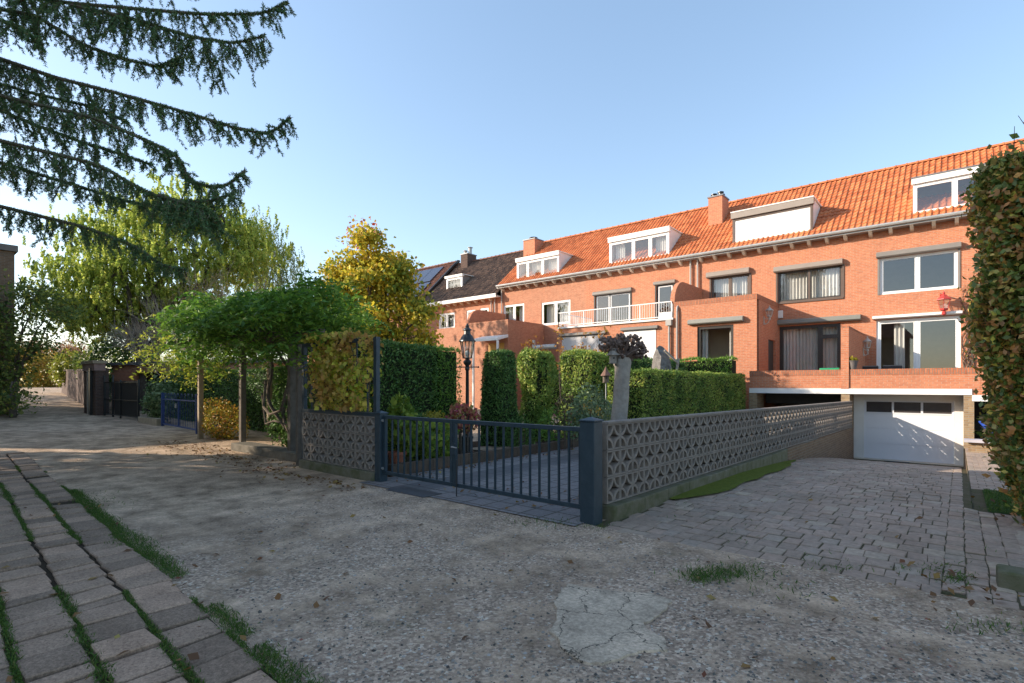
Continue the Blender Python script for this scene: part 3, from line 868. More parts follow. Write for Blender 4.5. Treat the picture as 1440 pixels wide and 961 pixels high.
# curved fin between the balconies
def fin(root,x,y0,y1,z0,z1,th=.2,mat=BR):
    mb=MB(); pr=[(y0,z0)]
    rr=min(z1-z0,y1-y0)
    for k in range(9):
        a=math.pi/2*k/8; pr.append((y0+rr*(1-math.cos(a)),z0+ (z1-z0)*math.sin(a)))
    pr+= [(y1,z1),(y1,z0)]
    n=len(pr)
    for xx in (x,x+th): mb.v+=[(xx,a,b) for a,b in pr]
    mb.f.append(tuple(range(n))); mb.f.append(tuple(range(2*n-1,n-1,-1)))
    for k in range(n): mb.f.append((k,n+k,n+(k+1)%n,(k+1)%n))
    return mb.build('party_wall_fin',mat,root)
fin(h2,-10.0,YE+.02,F-.003,ZE-.02,6.25)
def downpipe(root,x,y,z0,z1,hopper=False,r=.045):
    mb=MB(); mb.tube([(x,y,z0),(x,y,z1)],r,10)
    for z in np.arange(z0+.4,z1,1.2): mb.tube([(x,y,z),(x,y,z+.05)],r+.012,10)
    if hopper: mb.box(x-.13,x+.13,y-.1,y+.08,z1-.25,z1+.02)
    mb.build('downpipe',PIPE,root)
downpipe(h2,RX(982,F),F-.09,4.6,EZ-.1)
downpipe(h2,RX(953,YE),YE-.08,-.2,4.75)
MB().tube([(RX(953,YE),YE-.08,4.75),(RX(953,YE),YE-.05,4.95),(RX(953,YE),YE+.02,5.0)],.045,10).build('pipe_elbow',PIPE,h2)

# ---- third house: balcony with white railing
wC=rect(837,886.5,416,452,F); wD=rect(923,947.5,401,447,F)
XB0,XB1=-16.1,-9.83; ZB=4.5
wC=(wC[0],wC[1],ZB+.35,wC[3]); wD=(wD[0],wD[1],ZB+.02,wD[3])
h3=house('orange brick terraced house with a white balcony railing over two white window screens',B34,B23,EZ,RZ,[wC,wD])
window(h3,*wC,F,(.42,),DFRM,.04,.06,sash=WPVC,guides=DFRM)
shutter_box(h3,wC[0]-.1,wC[1]+.1,wC[3]-.02,wC[3]+.2,F,GREYB,.16)
window(h3,*wD,F,(),DFRM,.04,.09,sash=WPVC,name='balcony_door',guides=DFRM)
MB().box(wD[0]+.12,wD[1]-.12,F+.03,F+.06,wD[2]+.1,wD[2]+.75).build('door_panel',WPVC,h3)
shutter_box(h3,wD[0]-.12,wD[1]+.1,wD[3]-.02,wD[3]+.16,F,GREYB,.14)
dormer(h3,857,941,336,374,EZ,RZ,WPVC,WHITE,WHITE,WHITE,(.42,.70),.24,curtain=[(.05,.25),(.74,.95)],fw=.1)
s1=rect(790,850,474,505,YE); s2=rect(877,923,466,505,YE); s1=(s1[0],s1[1],1.9,s1[3]); s2=(s2[0],s2[1],1.9,s2[3])
mb=MB(); wall_open(mb,XB0,XB1,-.3,ZB-.09,YE,[s1,s2]); mb.box(XB0,XB0+.25,YE+.285,F-.003,-.3,ZB-.09); e3=mb.build('extension',BR,h3)
mb=MB(); mb.box(XB0-.06,XB1,YE-.08,F-.003,ZB-.087,ZB); mb.build('balcony_floor',WHITE,e3)
for s_ in (s1,s2):
    w=window(h3,*s_,YE,(),DFRM,.05,.06)
    MB().box(s_[0]+.02,s_[1]-.02,YE-.015,YE+.01,s_[2]+(.0 if s_ is s1 else .35),s_[3]-.02).build('roller_screen',GREYSCR if s_ is s1 else SCREEN,w)
    shutter_box(h3,s_[0]-.1,s_[1]+.1,s_[3],s_[3]+.16,YE,GREYB,.14)
mb=MB(); zr0,zr1=ZB+.08,ZB+.74
def rail(p,q,n):
    mb.bar((*p,zr1),(*q,zr1),.04,.04); mb.bar((*p,zr0),(*q,zr0),.03,.03)
    for k in range(n+1):
        x=p[0]+(q[0]-p[0])*k/n; y=p[1]+(q[1]-p[1])*k/n
        big=k%13==0
        r_=.02 if big else .006
        mb.box(x-r_,x+r_,y-r_,y+r_,ZB if big else zr0,zr1)
rail((XB0,YE),(XB1-.1,YE),52); rail((XB0,YE),(XB0,F-.1),26)
mb.build('railing',WPVC,h3)
downpipe(h3,RX(977,F)-.18,F-.09,4.6,EZ-.1)
downpipe(h3,RX(942,YE),YE-.08,-.2,4.4,True)
# ---- fourth house
wA=rect(708,737,430,462,F); wB=rect(761.5,802,426,458.5,F)
XL0,XL1=-22.9,-19.6
h4=house('orange brick terraced house with three pane white dormer next to the dark roof',B45,B34,EZ,RZ,[wA,wB],wall=BRP)
window(h4,*wA,F,(.52,),WPVC,.03,.08,curtain=[(.1,.45),(.6,.95)])
window(h4,*wB,F,(.5,),WPVC,.03,.08,curtain=[(.05,.45),(.55,.95)])
dormer(h4,727,786,365,396,EZ,RZ,WPVC,WHITE,WHITE,WHITE,(.27,.63),.22,curtain=[(.3,.6),(.68,.95)],fw=.09)
mb=MB(); mb.box(XL0,XL1,YE,F-.003,-.3,ZE-.1); e4=mb.build('extension',BRP,h4)
MB().box(XL0-.003,XL1+.01,YE-.01,F-.006,ZE-.097,ZE).build('parapet_cap',BRP,e4)
fin(h4,-22.9,YE+.02,F-.003,ZE-.01,6.1,mat=BR)
mb=MB(); x0,x1=RX(664,YE-.9),RX(700,YE-.9); zt=ZV(665,478,YE-.9)
mb.hexa([(x0,YE-.9,zt-.12),(x1,YE-.9,zt-.12),(x1,YE-.003,zt+.1),(x0,YE-.003,zt+.1),(x0,YE-.9,zt+.02),(x1,YE-.9,zt+.02),(x1,YE-.003,zt+.25),(x0,YE-.003,zt+.25)])
mb.box(x0,x0+.1,YE-.9,YE-.8,-.1,zt-.13); mb.box(x1-.1,x1,YE-.9,YE-.8,-.1,zt-.13); mb.build('porch',WHITE,h4)
MB().box(x0+.5,x1-.3,YE-.06,YE-.003,-.1,zt-.2).build('porch_door',M('ochre_door',(.5,.27,.05),(.42,.22,.04),3,.5),h4)
downpipe(h4,RX(706,F)+.05,F-.09,4.6,EZ-.1)
mb=MB(); mb.tube([(RX(755,YE),YE-.1,3.5),(RX(783,YE),YE-.1,3.5)],.14,10); mb.box(RX(753,YE)-.06,RX(753,YE)+.06,YE-.2,YE-.08,-.1,3.9); mb.build('awning_roll',ZINC,h4)
# chimneys
def chimney(root,x0,x1,y0,y1,z0,z1,pots,mat=BR,potm=BLACK):
    mb=MB(); mb.box(x0,x1,y0,y1,z0,z1); c=mb.build('chimney',mat,root)
    MB().box(x0-.04,x1+.04,y0-.04,y1+.04,z1+.002,z1+.07).build('chimney_cap',LEAD,c)
    MB().box(x0-.06,x1+.06,y0-.06,y0-.002,z0,z0+.9-.4).build('flashing',LEAD,c)
    p=MB()
    for (fx,fy,h,r) in pots:
        X=x0+(x1-x0)*fx; Y=y0+(y1-y0)*fy
        p.lathe(X,Y,[(r,z1+.07),(r,z1+.07+h),(r*1.5,z1+.07+h),(r*1.5,z1+.11+h),(r*.4,z1+.15+h)],10)
    p.build('chimney_pot',potm,c)
x0,x1=RX(996,28.3),RX(1015.6,28.3)
chimney(h2,x0,x1,28.3,29.3,9.3,11.35,[(.3,.25,.12,.11),(.75,.3,.18,.11),(.6,.75,.2,.12)])
x0,x1=RX(736,29),RX(752,29)
chimney(h4,x0,x1,29,30.0,9.6,11.5,[(.5,.5,.14,.2)],BR)
# ---- dark roofed house
wI=rect(617,639.5,442,464,F); wJ=rect(656,668.5,437,456,F); wK=rect(675,687,434,450,F)
EZ5,RZ5=7.4,11.2
h5=house('brick terraced house with dark brown tiled roof and one small dormer',B56,B45,EZ5,RZ5,[wI,wJ,wK],wall=BRP,roof=TILD,ridge=TILR,colw=.17,rows=20,gut=WHITE)
window(h5,*wI,F,(.5,),WPVC,.03,.08,curtain=[(.55,.9)])
window(h5,*wJ,F,(),WPVC,.03,.08); window(h5,*wK,F,(),WPVC,.03,.08)
MB().box(B56,B45,25.86,25.97,EZ5-.2,EZ5+.04).build('fascia',WHITE,h5)
dormer(h5,628,650,390,412,EZ5,RZ5,WPVC,GREYB,WHITE,WHITE,(),.14,curtain=[(.05,.95)],fw=.1,Yf=27.3,over=.12)
mb=MB(); mb.box(-25.7,XL0-.01,YE+.05,F-.003,-.3,5.05); mb.build('extension',BRP,h5)
x0,x1=RX(648,29.6),RX(656,29.6)
chimney(h5,x0,x1+.1,29.6,30.6,9.8,11.7,[(.3,.3,.25,.12),(.75,.5,.5,.14)],BRD,ZINC)
downpipe(h5,RX(692,F),F-.09,4.6,EZ5-.1); downpipe(h5,RX(697,F),F-.09,4.6,EZ5-.1)
# ---- solar panel house and the next
EZ6,RZ6=7.4,11.45
h6=house('brick house with blue black solar panels on its roof, behind the yellow tree',-39.0,B56-.02,EZ6,RZ6,[],wall=BRP,roof=TILR,colw=.2,rows=18,gut=WHITE)
def on_roof(x,t,o,ez,rz,yr=30.3):
    L=math.hypot(yr-26,rz-ez); ny,nz=-(rz-ez)/L,(yr-26)/L
    return (x,26+(yr-26)*t+ny*o,ez+(rz-ez)*t+nz*o)
def slab_on_roof(mb,x0,x1,t0,t1,o0,o1,ez,rz):
    p=[on_roof(x0,t0,o0,ez,rz),on_roof(x1,t0,o0,ez,rz),on_roof(x1,t1,o0,ez,rz),on_roof(x0,t1,o0,ez,rz),on_roof(x0,t0,o1,ez,rz),on_roof(x1,t0,o1,ez,rz),on_roof(x1,t1,o1,ez,rz),on_roof(x0,t1,o1,ez,rz)]
    mb.hexa(p)
for (a,b,t0,t1) in [(-37.6,-36.3,.55,.9),(-36.25,-34.95,.55,.9),(-34.9,-33.6,.55,.9),(-33.55,-32.25,.55,.9),(-33.3,-32.0,.17,.52),(-37.6,-36.3,.17,.52)]:
    mb=MB(); slab_on_roof(mb,a,b,t0,t1,.09,.15,EZ6,RZ6); mb.build('solar_panel',SOLAR,h6)
mb=MB(); slab_on_roof(mb,-35.4,-34.0,.22,.48,.06,.2,EZ6,RZ6); sk=mb.build('skylight',CREAM,h6)
mb=MB(); slab_on_roof(mb,-35.25,-34.15,.26,.45,.2,.215,EZ6,RZ6); mb.build('pane',GLASS,sk)
mb=MB(); slab_on_roof(mb,B56-.14,B56-.0,0,1,.0,.16,EZ6,RZ6); mb.build('verge',BLACK,h6)
h7=house('far brick house with red brown roof, glimpsed between willow and yellow tree',-48.0,-39.03,6.6,10.6,[],wall=BRP,roof=TILR,colw=.2,rows=18,gut=WHITE)

# ---- things on the terraces
def pot_plant(x,y,z):
    t=thing('flower_pot','dark grey pot of yellow flowers standing on the brick parapet','plant pot',(x,y,z))
    MB().lathe(x,y,[(.10,z),(.15,z+.28),(.165,z+.285),(.165,z+.31),(.14,z+.31),(.13,z+.28)],14).build('pot',M('grey_pot',(.15,.13,.12),(.11,.1,.09),5,.7),t,smooth=True)
    P=rng.normal(size=(240,3))*[.07,.07,.04]+[x,y,z+.36]
    leaf_mesh('flowers',leafmat('yellow_flower',[(0,(.08,.14,.02)),(.4,(.45,.38,.03)),(1,(.6,.45,.04))],.3),t,P,.06,.7)
pot_plant(RX(1199.5,YP+.1),YP+.1,2.03)
def rattan_chair(x,y,z,rot,label):
    t=thing('rattan_armchair',label,'armchair',(x,y,z),'dark rattan armchairs on the terrace')
    def rt(p):
        c,s=math.cos(rot),math.sin(rot); q=p-Vector((x,y,z)); return Vector((x+q.x*c-q.y*s,y+q.x*s+q.y*c,p.z))
    MB().box(x-.28,x+.28,y-.28,y+.25,z+.32,z+.42).map(rt).build('seat',RATTAN,t)
    MB().box(x-.31,x+.31,y+.22,y+.3,z+.3,z+.86).map(rt).build('backrest',RATTAN,t)
    MB().box(x-.3,x+.3,y+.215,y+.305,z+.862,z+.9).map(rt).build('top_rail',GREYB,t)
    for s_ in (-1,1):
        MB().box(x+s_*.31-.04,x+s_*.31+.04,y-.28,y+.2,z+.1,z+.62).map(rt).build('armrest',RATTAN,t)
        for q in (-.24,.24): MB().box(x+s_*.28-.025,x+s_*.28+.025,y+q-.025,y+q+.025,z,z+.3).map(rt).build('leg',BLACK,t)
    return t
rattan_chair(RX(1221,25.2),25.2,TF,R(0),'dark rattan armchair beside the brick partition wall on the terrace')
rattan_chair(RX(1255,25.0),25.0,TF,R(5),'dark rattan armchair in front of the white sliding door')
t=thing('planter_trough','bright green plastic trough on the terrace below the curtained window','planter',(RX(1168,22.6),22.6,TF))
x0,x1=RX(1153,22.6),RX(1181,22.6)
MB().box(x0,x1,22.5,22.75,TF+.45,TF+.76).build('trough',GREENP,t,bevel=.02)
MB().box(x0+.05,x0+.1,22.52,22.72,TF,TF+.448).box(x1-.1,x1-.05,22.52,22.72,TF,TF+.448).build('stand',GREENP,t)
# ---- lanterns on the walls
def lantern(name,label,x,y,z,mat,nx,ny,h=.62,arm=.22,hang=False,sc=1.0):
    """wall lantern: scrolled arm from the wall, six sided glazed head with cap and finial"""
    t=thing(name,label,'wall lamp',(x,y,z))
    cx,cy=x+nx*arm,y+ny*arm
    b=MB(); 
    if hang:
        b.tube([(x,y,z+.32),(x+nx*.1,y+ny*.1,z+.36),(cx,cy,z+.34)],.018,8); b.tube([(x,y,z+.22),(x+nx*.1,y+ny*.1,z+.30),(cx,cy,z+.33)],.012,8)
    else:
        b.tube([(x,y,z-.25),(x+nx*.06,y+ny*.06,z-.33),(x+nx*.16,y+ny*.16,z-.28),(cx,cy,z-.14),(cx,cy,z-.02)],.022,8)
        b.tube([(x,y,z-.05),(x+nx*.1,y+ny*.1,z-.12),(cx,cy,z-.1)],.014,8)
    b.box(x-.05 if nx==0 else min(x,x+nx*.02),x+.05 if nx==0 else max(x,x+nx*.02),y-.05 if ny==0 else min(y,y+ny*.02),y+.05 if ny==0 else max(y,y+ny*.02),z-.35 if not hang else z+.15,z+.0 if not hang else z+.42)
    b.build('bracket',mat,t,smooth=True)
    k=sc; zs=lambda q:z+.44*(1-k)*(1 if hang else 0)+q*k
    MB().lathe(cx,cy,[(.03*k,zs(-.06)),(.09*k,zs(-.04)),(.10*k,zs(0))],6).build('base',mat,t)
    MB().lathe(cx,cy,[(.02*k,zs(-.17)),(.05*k,zs(-.15)),(.05*k,zs(-.1)),(.03*k,zs(-.062))],8).build('finial',mat,t)
    g=MB()
    for j in range(6):
        a=2*math.pi*(j+.5)/6; p=(cx+.09*k*math.cos(a),cy+.09*k*math.sin(a),zs(0)); q=(cx+.145*k*math.cos(a),cy+.145*k*math.sin(a),zs(.22))
        g.bar(p,q,.014,.014)
    g.build('frame',mat,t)
    MB().lathe(cx,cy,[(.082*k,zs(.003)),(.135*k,zs(.218))],6).build('pane',GLASS,t)
    MB().lathe(cx,cy,[(a_*k,zs(b_)) for a_,b_ in ((.17,.222),(.165,.24),(.08,.31),(.05,.35),(.02,.36),(.03,.39),(.005,.44))],6).build('cap',mat,t)
    return t
OLDW=M('old_white_metal',(.55,.5,.44),(.4,.36,.31),12,.6)
lantern('wall_lantern','ornate white lantern on scrolled bracket on extension side wall',XE1+.003,24.0,ZV(1073,447,24.0)+.05,OLDW,1,0)
lantern('wall_lantern','bright red six sided lantern hanging over the sliding door',RX(1322,F),F-.003,ZV(1335,427,F),REDP,.35,-1,arm=.35,hang=True,sc=1.5)
lantern('wall_lantern','small pale lamp at the end of the brick partition wall',-2.975,25.6,3.0,OLDW,1,0,arm=.14)
# climbing vine with bare stems on the right house
t=thing('climbing_vine','nearly bare brown climbing vine right of the sliding door','vine',(RX(1362,F),F,TF))
mb=MB()
for k in range(9):
    u=1357+k*1.3; p=[]
    for i in range(12):
        z=TF+.3+i*.33; p.append((RX(u,F)+.12*math.sin(i*1.1+k)+jit(.05),F-.03-.02*(k%3),z))
    if k%3==2: p=p[:6]
    mb.tube(p,[.016-.001*i for i in range(len(p))],5)
mb.tube([(RX(1362,F),F-.05,TF+.72),(RX(1375,F),F-.05,TF+.66),(RX(1395,F),F-.05,TF+.68)],.02,5)
mb.build('stems',BARK,t)
P=np.array([(RX(1364,F)+rng.normal()*.16,F-.08,TF+.5+rng.uniform(0,3.4)) for _ in range(90)])
leaf_mesh('foliage',leafmat('vine_leaf',[(0,(.25,.2,.03)),(.5,(.12,.1,.03)),(1,(.14,.07,.03))],.3),t,P,.09,.8)
# under the stairs
t=thing('rolled_mat','bright blue rolled mat leaning under the white stepped stair','mat',(1.0,YP+.2,-.4))
mb=MB(); mb.tube([(.55,YP+.12,.42),(1.15,YP+.0,-.35)],.14,12); mb.tube([(.74,YP+.22,.42),(1.32,YP+.1,-.35)],.12,12); mb.build('roll',BLUETARP,t,smooth=True)
t=thing('low_wall','low brick wall with pale flat coping at the foot of the stairs','wall',(1,20.9,-.5))
MB().box(.2,2.3,20.75,21.0,-.6,-.2).build('brickwork',BRY,t)
MB().box(.1,2.4,20.6,21.1,-.197,-.12).build('coping',M('lilac_slab',(.5,.47,.5),(.42,.4,.43),4,.8),t)
MB().box(.353,2.4,YP+1.35,YP+1.4,-.6,1.3).build('stair_gap_sheet',M('gap_dark',(.03,.03,.025),(.05,.045,.04),4,.9),h1)  # near-black sheet painted in for the dark gap under the stairs

# ------------------------------------------------------------------ boundary
# pierced block wall along the driveway
def screen_blocks(fn,n,rows,bw,bh,th=.121):
    """fn(s, w, h): along, across, up -> world.  Frame plus four quarter rings: one pierced concrete block"""
    mb=MB()
    fr=.018
    def piece(poly):
        m=len(poly); i=len(mb.v)
        for w in (0,th):
            for a,b in poly: mb.v.append(tuple(fn(a,w,b)))
        for k in range(m): mb.f.append((i+k,i+(k+1)%m,i+m+(k+1)%m,i+m+k))
        if m==4:
            mb.f.append((i+3,i+2,i+1,i)); mb.f.append((i+m,i+m+1,i+m+2,i+m+3))
    for r_ in range(rows):
        for c in range(n):
            a0=c*bw+.003;a1=(c+1)*bw-.003;b0=r_*bh+.003;b1=(r_+1)*bh-.003
            for q in (((a0,b0),(a1,b0),(a1,b0+fr),(a0,b0+fr)),((a0,b1-fr),(a1,b1-fr),(a1,b1),(a0,b1)),((a0,b0+fr),(a0+fr,b0+fr),(a0+fr,b1-fr),(a0,b1-fr)),((a1-fr,b0+fr),(a1,b0+fr),(a1,b1-fr),(a1-fr,b1-fr))):
                piece(q)
            ia0,ia1,ib0,ib1=a0+fr*.6,a1-fr*.6,b0+fr*.6,b1-fr*.6
            rx=(ia1-ia0)/2; rz=(ib1-ib0)/2; t_=.0292
            for (cx,cz,sx,sz) in ((ia0,ib0,1,1),(ia1,ib0,-1,1),(ia1,ib1,-1,-1),(ia0,ib1,1,-1)):
                N=6
                for k in range(N):
                    A=math.pi/2*k/N; B=math.pi/2*(k+1)/N
                    q=[]
                    for an,ro in ((A,1),(B,1),(B,0),(A,0)):
                        q.append((cx+sx*(rx+ (0 if ro else -t_))*math.cos(an),cz+sz*(rz+(0 if ro else -t_))*math.sin(an)))
                    if sx*sz<0: q=q[::-1]
                    piece(q)
    return mb
WY0,WY1=5.2,21.997
def wallx(y): return -2.98+.11*(y-WY0)/(WY1-WY0)
nblk=56; bw=(WY1-WY0)/nblk
t=thing('block_wall','long grey wall of pierced concrete blocks beside the driveway','wall',(-3,5.2,0))
fnw=lambda a,w,b: (wallx(WY0+a)-.13+w, WY0+a, .17+b-.0098*a)
screen_blocks(fnw,nblk,3,bw,.297).build('pierced_blocks',BLOCK,t)
mb=MB()
for k in range(18):
    a=WY0+(WY1-WY0)*k/18;b=WY0+(WY1-WY0)*(k+1)/18
    for z0,z1,e in ((.892,.915,.008),):
        mb.hexa([fnw(a-WY0,-e,z0),fnw(a-WY0,.13+e,z0),fnw(b-WY0,.13+e,z0),fnw(b-WY0,-e,z0),fnw(a-WY0,-e,z1),fnw(a-WY0,.13+e,z1),fnw(b-WY0,.13+e,z1),fnw(b-WY0,-e,z1)])
mb.build('coping',BLOCK,t)
mb=MB()
for k in range(24):
    a=(WY1-WY0)*k/24;b=(WY1-WY0)*(k+1)/24
    za,zb_=min(dz(WY0+a),0)-.15,min(dz(WY0+b),0)-.15
    e0=.09+.012*math.sin(k*1.7) if WY0+a<12.5 else .03
    e1=.09+.012*math.sin((k+1)*1.7) if WY0+b<12.5 else .03
    p=[fnw(a,-.03,0),fnw(a,.13+e0,0),fnw(b,.13+e1,0),fnw(b,-.03,0)]
    mb.hexa([(p[0][0],p[0][1],za),(p[1][0],p[1][1],za),(p[2][0],p[2][1],zb_),(p[3][0],p[3][1],zb_)]+[(q[0],q[1],q[2]-.004) for q in p])
kb=MB();wb=MB()
nf=15
kb.v=mb.v[:8*11];kb.f=mb.f[:6*11]
wb.v=mb.v[8*11:];wb.f=[tuple(i-88 for i in q) for q in mb.f[6*11:]]
kb.build('kerb_base',KERB,t,bevel=.015); wb.build('retaining_brickwork',BRN,t)
# gate posts and gate
GY=5.0
XG0,XG1=-6.83,-3.07
def gate_post(x,w,zt,label,cap=True):
    t=thing('gate_post',label,'gate post',(x,GY,0))
    MB().box(x-w/2,x+w/2,GY-w/2,GY+w/2,-.1,zt).build('shaft',BLUE,t,bevel=.008)
    if cap:
        mb=MB(); a=w/2+.012
        mb.v=[(x-a,GY-a,zt+.002),(x+a,GY-a,zt+.002),(x+a,GY+a,zt+.002),(x-a,GY+a,zt+.002),(x-a,GY-a,zt+.015),(x+a,GY-a,zt+.015),(x+a,GY+a,zt+.015),(x-a,GY+a,zt+.015),(x,GY,zt+.05)]
        mb.f=[(0,1,5,4),(1,2,6,5),(2,3,7,6),(3,0,4,7),(4,5,8),(5,6,8),(6,7,8),(7,4,8),(3,2,1,0)]
        mb.build('cap',BLUE,t)
    return t
gate_post(XG1,.18,1.10,'thick dark blue square gate post with pyramid cap at the block wall')
gate_post(XG0,.14,1.05,'slimmer dark blue gate post under the vine trellis')
bol=MB()
XM=-5.22
def gate_leaf(xa,xb,n,label):
    t=thing('gate_leaf',label,'gate',((xa+xb)/2,GY,.1),'leaves of the dark blue driveway gate')
    zb,zt=.13,1.03
    mb=MB(); 
    mb.box(xa,xb,GY-.025,GY+.025,zt-.05,zt); mb.box(xa,xb,GY-.025,GY+.025,zb,zb+.05)
    mb.box(xa,xa+.05,GY-.024,GY+.024,zb+.05,zt-.05); mb.box(xb-.05,xb,GY-.024,GY+.024,zb+.05,zt-.05)
    mb.build('frame',BLUE,t,bevel=.004)
    b0=None
    for k in range(n):
        x=xa+.05+(xb-xa-.1)*(k+1)/(n+1)
        if b0 is None:
            b0=MB().box(x-.011,x+.011,GY-.011,GY+.011,zb+.05,zt-.05).build('bar',BLUE,t); x0=x
        else:
            c=b0.copy(); COL.objects.link(c); c.parent=t; c.location=(x-x0,0,0)
    return t
tl=gate_leaf(XG0+.085,XM-.004,9,'narrow left leaf of the dark blue barred driveway gate')
tr=gate_leaf(XM+.004,XG1-.1,13,'wide right leaf of the dark blue barred driveway gate')
mb=MB(); mb.tube([(XM+.09,GY-.035,.0),(XM+.09,GY-.035,.5)],.008,6); mb.build('drop_bolt',BLACK,tr)
MB().box(XM+.006,XM+.075,GY-.05,GY-.026,.56,.72).build('lock_box',BLUE,tr,bevel=.004)
MB().tube([(XM+.04,GY-.05,.67),(XM+.04,GY-.085,.67),(XM+.14,GY-.085,.665)],.008,8).build('handle',ZINC,tr)
mb=MB()
for z in (.22,.95): mb.tube([(XG0+.07,GY-.03,z),(XG0+.1,GY-.03,z)],.02,8)
mb.build('hinge',ZINC,tl)
hedge('low_planting','low dark evergreen planting behind the pierced block wall inside the garden',-3.6,-3.22,6.7,15.5,0,.8,SHRUBD,CORE,420,.08,.5,lump=.12,seed=77,faces='WESNT')
# trellis on pierced wall
TX0,TX1=-9.15,XG0-.075
t=thing('trellis_wall','low pierced block wall carrying a dark blue trellis frame overgrown with vine','trellis',((TX0+TX1)/2,GY,0))
nb_=8; fnl=lambda a,w,b:(TX0+.06+a,GY-.05+w,.15+b)
screen_blocks(fnl,nb_,3,(TX1-TX0-.06)/nb_,.285).build('pierced_blocks',BLOCK,t)
MB().box(TX0,TX1,GY-.1,GY+.09,-.1,.147).build('kerb_base',KERB,t,bevel=.015)
mb=MB(); mb.box(TX0,TX1,GY-.05,GY+.05,1.008,1.06)
mb.build('rail',BLUE,t)
mb=MB(); zt=2.24
mb.box(TX1-.075,TX1,GY-.035,GY+.035,1.062,zt); mb.box(TX0+.0,TX0+.07,GY-.035,GY+.035,.15,zt); mb.box(TX0+.07,TX1-.075,GY-.035,GY+.035,zt-.06,zt)
for k in range(1,8):
    x=TX0+(TX1-TX0)*k/8; mb.box(x-.008,x+.008,GY-.008,GY+.008,1.062,zt-.06)
for k in range(1,5):
    z=1.06+(zt-1.1)*k/5; mb.box(TX0+.07,TX1-.075,GY-.006,GY+.006,z-.006,z+.006)
mb.build('trellis_frame',BLUE,t)
vt=thing('climbing_vine','autumn climbing vine with yellow brown leaves covering the blue trellis','vine',((TX0+TX1)/2,GY,1))
n=3600
P=np.stack([rng.uniform(TX0+.25,TX1-.08,n),GY-.02+rng.normal(0,.09,n),1.08+rng.uniform(0,1.2,n)],1)
keep=lumps(P*[1.5,.2,1.5],2.4,3,5)+rng.normal(0,.4,n)> -.75
edge=(P[:,0]-TX0-.25)+ .25*np.sin(P[:,2]*5)>.1
P=P[keep&edge]
top=np.stack([rng.uniform(TX0+.1,TX1-.6,500),GY+rng.normal(0,.1,500),2.26+np.abs(rng.normal(0,.05,500))],1)
P=np.concatenate([P,top])
VINE=leafmat('autumn_vine',[(0,(0.194,0.306,0.035)),(.3,(0.518,0.538,0.070)),(.5,(0.720,0.720,0.094)),(.7,(0.648,0.431,0.094)),(.88,(0.421,0.251,0.083)),(1,(0.720,0.718,0.118))],.35,zone=[(0,(0.356,0.215,0.070)),(.5,(0.648,0.358,0.106)),(1,(0.389,0.358,0.070))],zscale=1.6)
leaf_mesh('foliage',VINE,vt,P,.085,.85,(0,-1,.3),.8,(0,0,-1),.8)
mb=MB()
for k in range(14):
    x=TX0+.2+k*.15; mb.tube([(x+jit(.1),GY+jit(.05),1.06+i*.3) for i in range(5)],.008,4)
mb.build('stems',BARK,vt)

# ------------------------------------------------------------------ pergola
t=thing('pergola','weathered wooden pergola on a grey kerb, smothered in wisteria','pergola',(-11.5,6.2,0))
posts=[(-12.95,5.55,WOODG),(-10.35,5.4,WOODG),(-16.05,5.75,WOODL),(-12.6,7.3,WOODG),(-10.8,7.35,WOODG),(-15.9,7.6,WOODL)]
for (x,y,m_) in posts: MB().box(x-.06,x+.06,y-.06,y+.06,0,2.42).build('post',m_,t,bevel=.006)
mb=MB(); mb.box(-16.6,-9.3,5.42,5.52,2.423,2.56); mb.build('beam',WOODG,t)
mb=MB(); mb.box(-16.6,-10.6,7.3,7.4,2.423,2.56); mb.build('beam',WOODG,t)
b0=None
for k in range(8):
    x=-16.3+k*.78
    if b0 is None: b0=MB().box(x-.03,x+.03,5.0,7.6,2.563,2.68).build('rafter',WOODG,t); xb=x
    else:
        c=b0.copy(); COL.objects.link(c); c.parent=t; c.location=(x-xb,0,0)
MB().box(-12.75,-9.2,5.2,5.62,-.1,.17).build('kerb',M('dark_kerb',(.20,.18,.15),(.11,.10,.08),6,.95,0,.1,.6,60,.01),t,bevel=.02)
MB().box(-9.40,-9.32,4.98,5.06,0,2.25).build('post',WOODG,t,bevel=.006)
WIST=leafmat('wisteria_leaf',[(0,(0.053,0.128,0.022)),(.4,(0.097,0.219,0.031)),(.75,(0.153,0.308,0.038)),(1,(0.259,0.375,0.053))],.4,zone=[(0,(0.076,0.167,0.026)),(1,(0.193,0.338,0.044))],zscale=.9)
WISTY=leafmat('yellow_wisteria_leaf',[(0,(0.180,0.266,0.033)),(.5,(0.330,0.392,0.046)),(1,(0.495,0.462,0.065))],.45)
wt=thing('wisteria','lush green wisteria spread over the wooden pergola with twisted stems','climber',(-12,6.3,0))
def frond_cloud(n_fr,cfun,nl=11,fl=.34):
    P=[];D=[];Nn=[]
    for _ in range(n_fr):
        c=np.array(cfun()); a=rng.uniform(0,6.28); out_=np.array([math.cos(a),math.sin(a),0])
        out_=out_*.8+np.array([.1,-.35,0])+rng.normal(size=3)*.15; out_/=np.linalg.norm(out_)
        side=np.cross(out_,[0,0,1]); side/=np.linalg.norm(side)
        for k in range(nl):
            s_=k/(nl-1)
            p=c+out_*fl*s_+np.array([0,0,-.30*fl*2*s_*s_])
            sg=1 if k%2 else -1
            P.append(p+side*sg*.045); D.append(side*sg*.8+out_*.6+np.array([0,0,-.4])); Nn.append(np.array([0,0,1])+rng.normal(size=3)*.25)
    return np.array(P),np.array(D),np.array(Nn)
